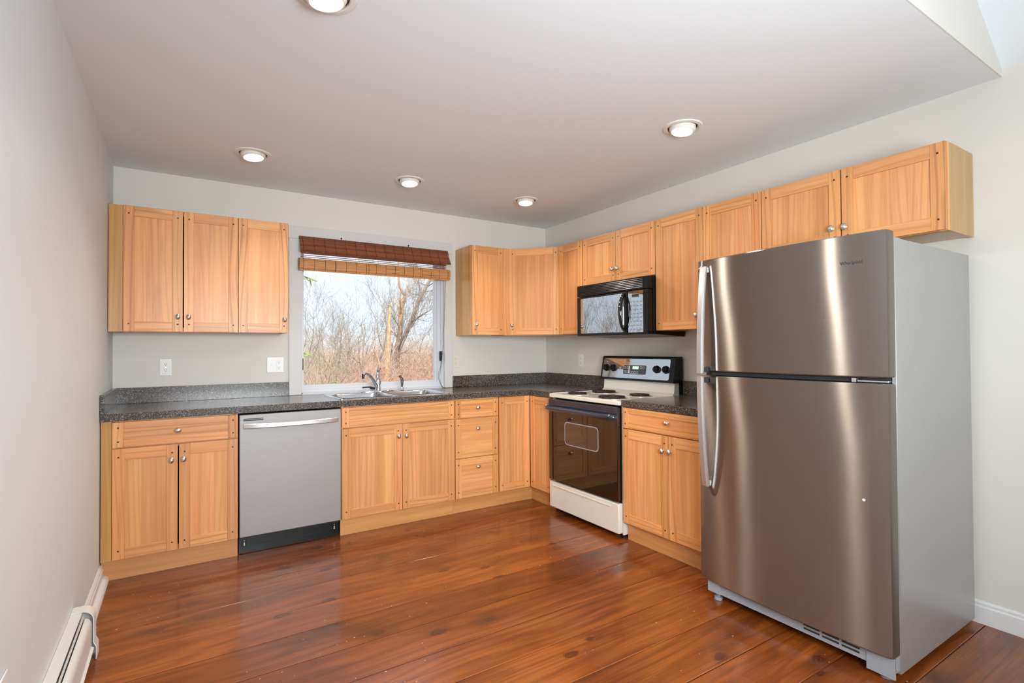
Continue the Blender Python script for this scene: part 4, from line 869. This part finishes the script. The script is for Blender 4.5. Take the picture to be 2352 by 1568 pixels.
spots = [(-2.660, -2.400, 0.2, 'nearest recessed ceiling light, cut by the top of the photo'), (-2.700, -0.705, 0.4, 'recessed ceiling light above the left wall cabinets'), (-1.709, -0.722, 0.1, 'recessed ceiling light in front of the sink window'),
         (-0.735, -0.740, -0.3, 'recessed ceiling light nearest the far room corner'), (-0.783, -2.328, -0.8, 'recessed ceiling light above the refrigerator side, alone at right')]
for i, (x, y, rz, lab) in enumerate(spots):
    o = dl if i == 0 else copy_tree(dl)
    a_ = math.atan2(-2.2-y, -1.6-x); o.location = (x, y, HC); o.rotation_euler = (0, 0, a_-PI/2); o['label'] = lab
    tl = math.tan(math.radians(24)); lamp('SPOT', 'downlight_bulb', (x, y, HC-0.06), 26, (1.0, 0.90, 0.79), aim=(x+tl*math.cos(a_), y+tl*math.sin(a_), HC-1.06), spot_size=math.radians(138), spot_blend=0.7, shadow_soft_size=0.04)

# ------------------------------------------------------------------ outdoors: ground, trees, brush
def bark(name, a, b):
    t = NT(name); oc = t.obco(); f = t.noise(t.n('ShaderNodeVectorMath', operation='MULTIPLY').outputs[0], 6, 3, 0.6)
    vm = [n for n in t.t.nodes if n.bl_idname == 'ShaderNodeVectorMath'][0]; t.put(vm.inputs[0], oc); vm.inputs[1].default_value = (3, 3, 0.7)
    t.set(Base_Color=t.mix(t.ramp(f, 0.35, 0.65), a, b), Roughness=0.85); return t.m
M['bark'] = bark('grey_bark', c3(166, 155, 142), c3(120, 111, 100)); M['snag'] = bark('pale_snag_wood', c3(210, 180, 146), c3(172, 138, 108)); M['brush'] = bark('reddish_twigs', c3(208, 174, 156), c3(182, 148, 132)); M['brush2'] = bark('tan_twigs', c3(204, 186, 164), c3(172, 154, 134))
M['leaf'] = bark('evergreen_leaf', c3(110, 140, 70), c3(140, 160, 92))
t = NT('leaf_litter'); oc = t.obco(); t.set(Base_Color=t.mix(t.ramp(t.noise(oc, 1.6, 4, 0.7), 0.3, 0.7), c3(196, 166, 144), c3(218, 198, 174)), Roughness=0.95); M['litter'] = t.m
def gz(x, y):
    h_ = -0.9 - 2.1*min(1, max(0, (y-1)/13.0)) + 3.6*max(0, min(1, (y-22)/45.0))**1.2
    return h_ + 0.15*math.sin(x*0.35+y*0.2) + 0.1*math.sin(y*0.9+x)
m = MB(); nx, ny = 44, 44; v = []; fs = []
for j in range(ny):
    for i in range(nx):
        x = -46+i*92/(nx-1); y = 0.3+75*(j/(ny-1))**1.5; v.append((x, y, gz(x, y)))
for j in range(ny-1):
    for i in range(nx-1): q = j*nx+i; fs.append((q, q+1, q+nx+1, q+nx))
m.add(v, fs, smooth=True); g_ = m.build('ground', 'litter'); tag(g_, 'leaf-littered ground sloping away outside the window', 'ground', kind='structure')

def grow(m, p, d, L, r, depth, spread=0.55, upb=0.12, mind=0.004):
    n = 4 if depth > 2 else 3; segs = 4 if depth > 2 else 2
    pts = [p.copy()]; rs = [r]; q = p.copy(); dd = d.copy()
    for k in range(segs):
        dd = (dd + Vector((rnd(-1, 1), rnd(-1, 1), rnd(-0.6, 1)))*0.13 + Vector((0, 0, upb*0.5))).normalized(); q = q + dd*L/segs; pts.append(q.copy()); rs.append(r*(1-0.45*(k+1)/segs))
    m.tube(pts, rs, n if depth < 5 else 6, cap=False)
    if depth == 0: return
    nb = random.choice((2, 3, 4)) if depth > 1 else random.choice((2, 3))
    for k in range(nb):
        f_ = rnd(0.35, 1.0) if k else 1.0
        i = min(segs, max(1, int(round(f_*segs)))); a = rnd(0, 2*PI)
        e1 = dd.orthogonal().normalized(); e2 = dd.cross(e1); nd = (dd + (e1*math.cos(a)+e2*math.sin(a))*rnd(0.35, 1.0)*spread*1.6*(0.5 if k == 0 else 1) + Vector((0, 0, upb))).normalized()
        grow(m, pts[i], nd, L*rnd(0.58, 0.80), max(mind, rs[i]*rnd(0.55, 0.78)), depth-1, spread, upb, mind)
def tree_mesh(h_, r, depth=6, spread=0.5, upb=0.15, trunk=0.34):
    m = MB(); L = h_*trunk; grow(m, Vector((0, 0, -0.3)), Vector((rnd(-0.05, 0.05), rnd(-0.05, 0.05), 1)).normalized(), L, r, depth, spread, upb, 0.0045); return m
random.seed(21)
GR = 'bare trees in the woodland outside'
def place(o, x, y, rz, s, label, z=None, sz=None):
    o.location = (x, y, (gz(x, y) if z is None else z)-0.05); o.rotation_euler = (0, 0, rz); o.scale = (s, s, sz or s); tag(o, label, 'tree', GR); return o
prot = [tree_mesh(9.0, 0.13, 6, 0.62, 0.10, 0.36).build('bare_tree', 'bark', None, 60), tree_mesh(8.5, 0.11, 6, 0.62, 0.10, 0.32).build('bare_tree', 'bark', None, 60), tree_mesh(7.5, 0.08, 6, 0.60, 0.14, 0.22).build('bare_tree', 'bark', None, 60)]
place(prot[0], 4.66, 20, 0.3, 1.0, 'tallest bare grey tree rising in the middle of the window view', sz=1.1)
place(prot[1], 1.05, 16, 1.0, 0.95, 'bare grey tree nearest the left edge of the window view')
place(prot[2], 4.45, 25, 2.0, 1.05, 'bare many-stemmed tree left of the tallest one')
far = [(3.35, 23), (6.6, 28), (9.6, 30), (7.6, 38), (12.6, 34), (14.5, 42), (4.6, 36), (-1, 24), (-4, 21), (-7, 26), (-10, 22), (-5.5, 17), (-9, 15), (-13, 20), (-13, 28), (-16, 15), (-18, 19), (-21, 21), (-20, 25), (-25, 24), (-14, 12), (-27, 30), (19, 40), (-6, 33)]
for i, (x, y) in enumerate(far):
    o = prot[i % 3].copy(); COL.objects.link(o); place(o, x, y, rnd(0, 6), rnd(0.8, 1.1), 'bare grey tree standing back in the woods outside the window')
m = tree_mesh(8, 0.13, 6, 0.55, 0.12, 0.3); o = m.build('bare_tree', 'bark', None, 60); place(o, 8.2, 20.5, 0, 0.95, 'bare spreading tree at the right edge of the window view')
# broken snags and the leaning trunk
m = MB(); m.tube([(0, 0, -0.3), (0.02, 0, 1.5), (-0.06, 0, 3.1), (0.02, 0, 4.4), (0.10, 0, 6.35)], [0.20, 0.17, 0.14, 0.12, 0.06], 8); m.tube([(-0.06, 0, 3.1), (-0.35, 0.05, 3.6), (-0.62, 0, 4.4)], [0.09, 0.07, 0.04], 6)
o = m.build('broken_tree', 'snag', None, 60); o.location = (4.93, 19, gz(4.93, 19)-0.05); tag(o, 'pale broken-off tree trunk right of the tallest tree', 'tree', GR)
m = MB(); m.tube([(0, 0, -0.3), (0.05, 0, 3.6), (0.25, 0, 5.0), (0.3, 0, 6.3), (0.55, 0, 7.0)], [0.22, 0.18, 0.16, 0.13, 0.10], 8); m.tube([(0.55, 0, 7.0), (0.2, 0, 7.5), (0.15, 0, 9.0)], [0.08, 0.06, 0.03], 6)
for k in range(7): grow(m, Vector((0.25, 0, 4.5+k*0.35)), Vector((rnd(-1, 1), rnd(-1, 1), 0.6)).normalized(), 1.1, 0.04, 3, 0.6, 0.1)
o = m.build('broken_tree', 'snag', None, 60); o.location = (6.75, 23, gz(6.75, 23)-0.05); tag(o, 'pale snapped tree with kinked top beside the leaning trunk', 'tree', GR)
m = MB(); P = [Vector((0, 0, -0.3)), Vector((0.2, 0, 3.8)), Vector((0.9, 0, 5.2)), Vector((1.6, 0, 6.9)), Vector((2.4, 0.1, 8.3)), Vector((3.0, 0.2, 9.2))]
m.tube(P, [0.17, 0.14, 0.12, 0.10, 0.07, 0.04], 8)
for k in range(26): q = rnd(1.0, 4.9); i = int(q); p = P[i].lerp(P[i+1], q-i); grow(m, p, Vector((rnd(-0.6, 1.2), rnd(-1, 1), rnd(-0.2, 0.9))).normalized(), rnd(0.9, 1.5), 0.032, 5, 0.6, 0.05)
o = m.build('leaning_tree', 'bark', None, 60); o.location = (6.15, 22, gz(6.15, 22)-0.05); tag(o, 'bare trunk leaning to the right in the window view', 'tree', GR)
# undergrowth: uncountable twigs
def brush(name, mat, n, xr, yr, hr, label, seed):
    random.seed(seed); m = MB()
    for k in range(n):
        y = rnd(*yr); x = -3.07+(y+4.2)*rnd(*xr); b0 = Vector((x, y, gz(x, y)-0.05)); L = rnd(*hr)
        for q in range(5):
            d = Vector((rnd(-1, 1), rnd(-0.5, 0.5), rnd(0.5, 1.6))).normalized(); pts = [b0.copy()]; p = b0.copy()
            for s_ in range(3): d = (d+Vector((rnd(-0.5, 0.5), rnd(-0.5, 0.5), rnd(-0.35, 0.2)))).normalized(); p = p+d*L/3; pts.append(p.copy())
            m.tube(pts, [0.011, 0.008, 0.006, 0.004], 3, cap=False)
            for s_ in range(5): a = pts[random.choice((1, 2, 3))]; d2 = Vector((rnd(-1, 1), rnd(-1, 1), rnd(-0.3, 1))).normalized(); m.tube([a, a+d2*L*0.2, a+d2*L*0.34+Vector((0, 0, rnd(-0.1, 0.1)))], [0.006, 0.0045, 0.003], 3, cap=False)
    o = m.build(name, mat, None, 60); tag(o, label, 'brush', kind='stuff'); return o
brush("underbrush", "brush", 560, (0.30, 0.50), (15, 26), (2.2, 4.2), 'tangled reddish brush at the lower right of the window view', 3)
brush("underbrush", "brush2", 560, (-0.7, 0.46), (13, 27), (1.6, 3.2), 'tan leafless undergrowth along the bottom of the window view', 4)
brush("underbrush", "brush2", 400, (0.1, 0.5), (28, 52), (2.8, 4.6), 'distant tan thicket behind the trees outside', 5)
# evergreen sprigs close to the glass
random.seed(9)
def leafy(lv, m, p, d, n, L):
    pts = [p.copy()]; d = Vector(d).normalized()
    for k in range(n):
        d = (d+Vector((rnd(-0.2, 0.2), rnd(-0.2, 0.2), rnd(-0.2, 0.2)))).normalized(); p = p+d*0.06; pts.append(p.copy())
        for sd_ in (-1, 1):
            a = (d*0.6+Vector((sd_*rnd(0.3, 1), rnd(-0.4, 0.4), rnd(-1.0, -0.1)))).normalized(); sd2 = a.orthogonal().normalized()*L*0.13; t2 = a.cross(sd2).normalized()*0.002
            q = [p, p+a*L*0.3+sd2, p+a*L*0.65+sd2*0.9, p+a*L, p+a*L*0.65-sd2*0.9, p+a*L*0.3-sd2]
            lv.add([tuple(c_+t2) for c_ in q]+[tuple(c_-t2) for c_ in q], [(0, 1, 2, 3, 4, 5), (11, 10, 9, 8, 7, 6)]+[(i, (i+1) % 6, 6+(i+1) % 6, 6+i) for i in range(6)])
    m.tube(pts, [0.006]*len(pts), 5)
def shrub(label, x, y, stem, twigs):
    z0 = gz(x, y)-0.03; t_ = thing('evergreen_shrub', label, 'plant', (x, y, z0), 0, 'evergreen shrubs outside the window')
    m = MB(); lv = MB(); m.tube([(0, 0, 0)] + [(a, b_, c_-z0) for a, b_, c_ in stem], [0.022-0.014*k/len(stem) for k in range(len(stem)+1)], 6)
    for (a, b_, c_), d, n, L in twigs: leafy(lv, m, Vector((a, b_, c_-z0)), d, n, L)
    m.build('stem', 'bark', t_); lv.build('leaves', 'leaf', t_, 60)
shrub('leafy evergreen shrub outside the left edge of the pane', -2.30, 1.6, [(0.0, 0, 0.2), (0.06, 0, 1.1), (0.1, 0, 2.12)], [((0.06, 0, 1.15), (0.8, 0, 0.35), 5, 0.10), ((0.1, 0, 2.10), (1, 0, -0.15), 5, 0.09), ((0.09, 0, 1.7), (-1, 0.3, 0.3), 5, 0.10), ((0.03, 0, 0.6), (-1, 0, 0.4), 5, 0.10)])
shrub('small green seedling outside near the bottom left of the pane', -1.72, 2.4, [(0.01, 0, 0.2), (0.03, 0, 0.78)], [((0.03, 0, 0.78), (1, 0, 0.55), 4, 0.07)])
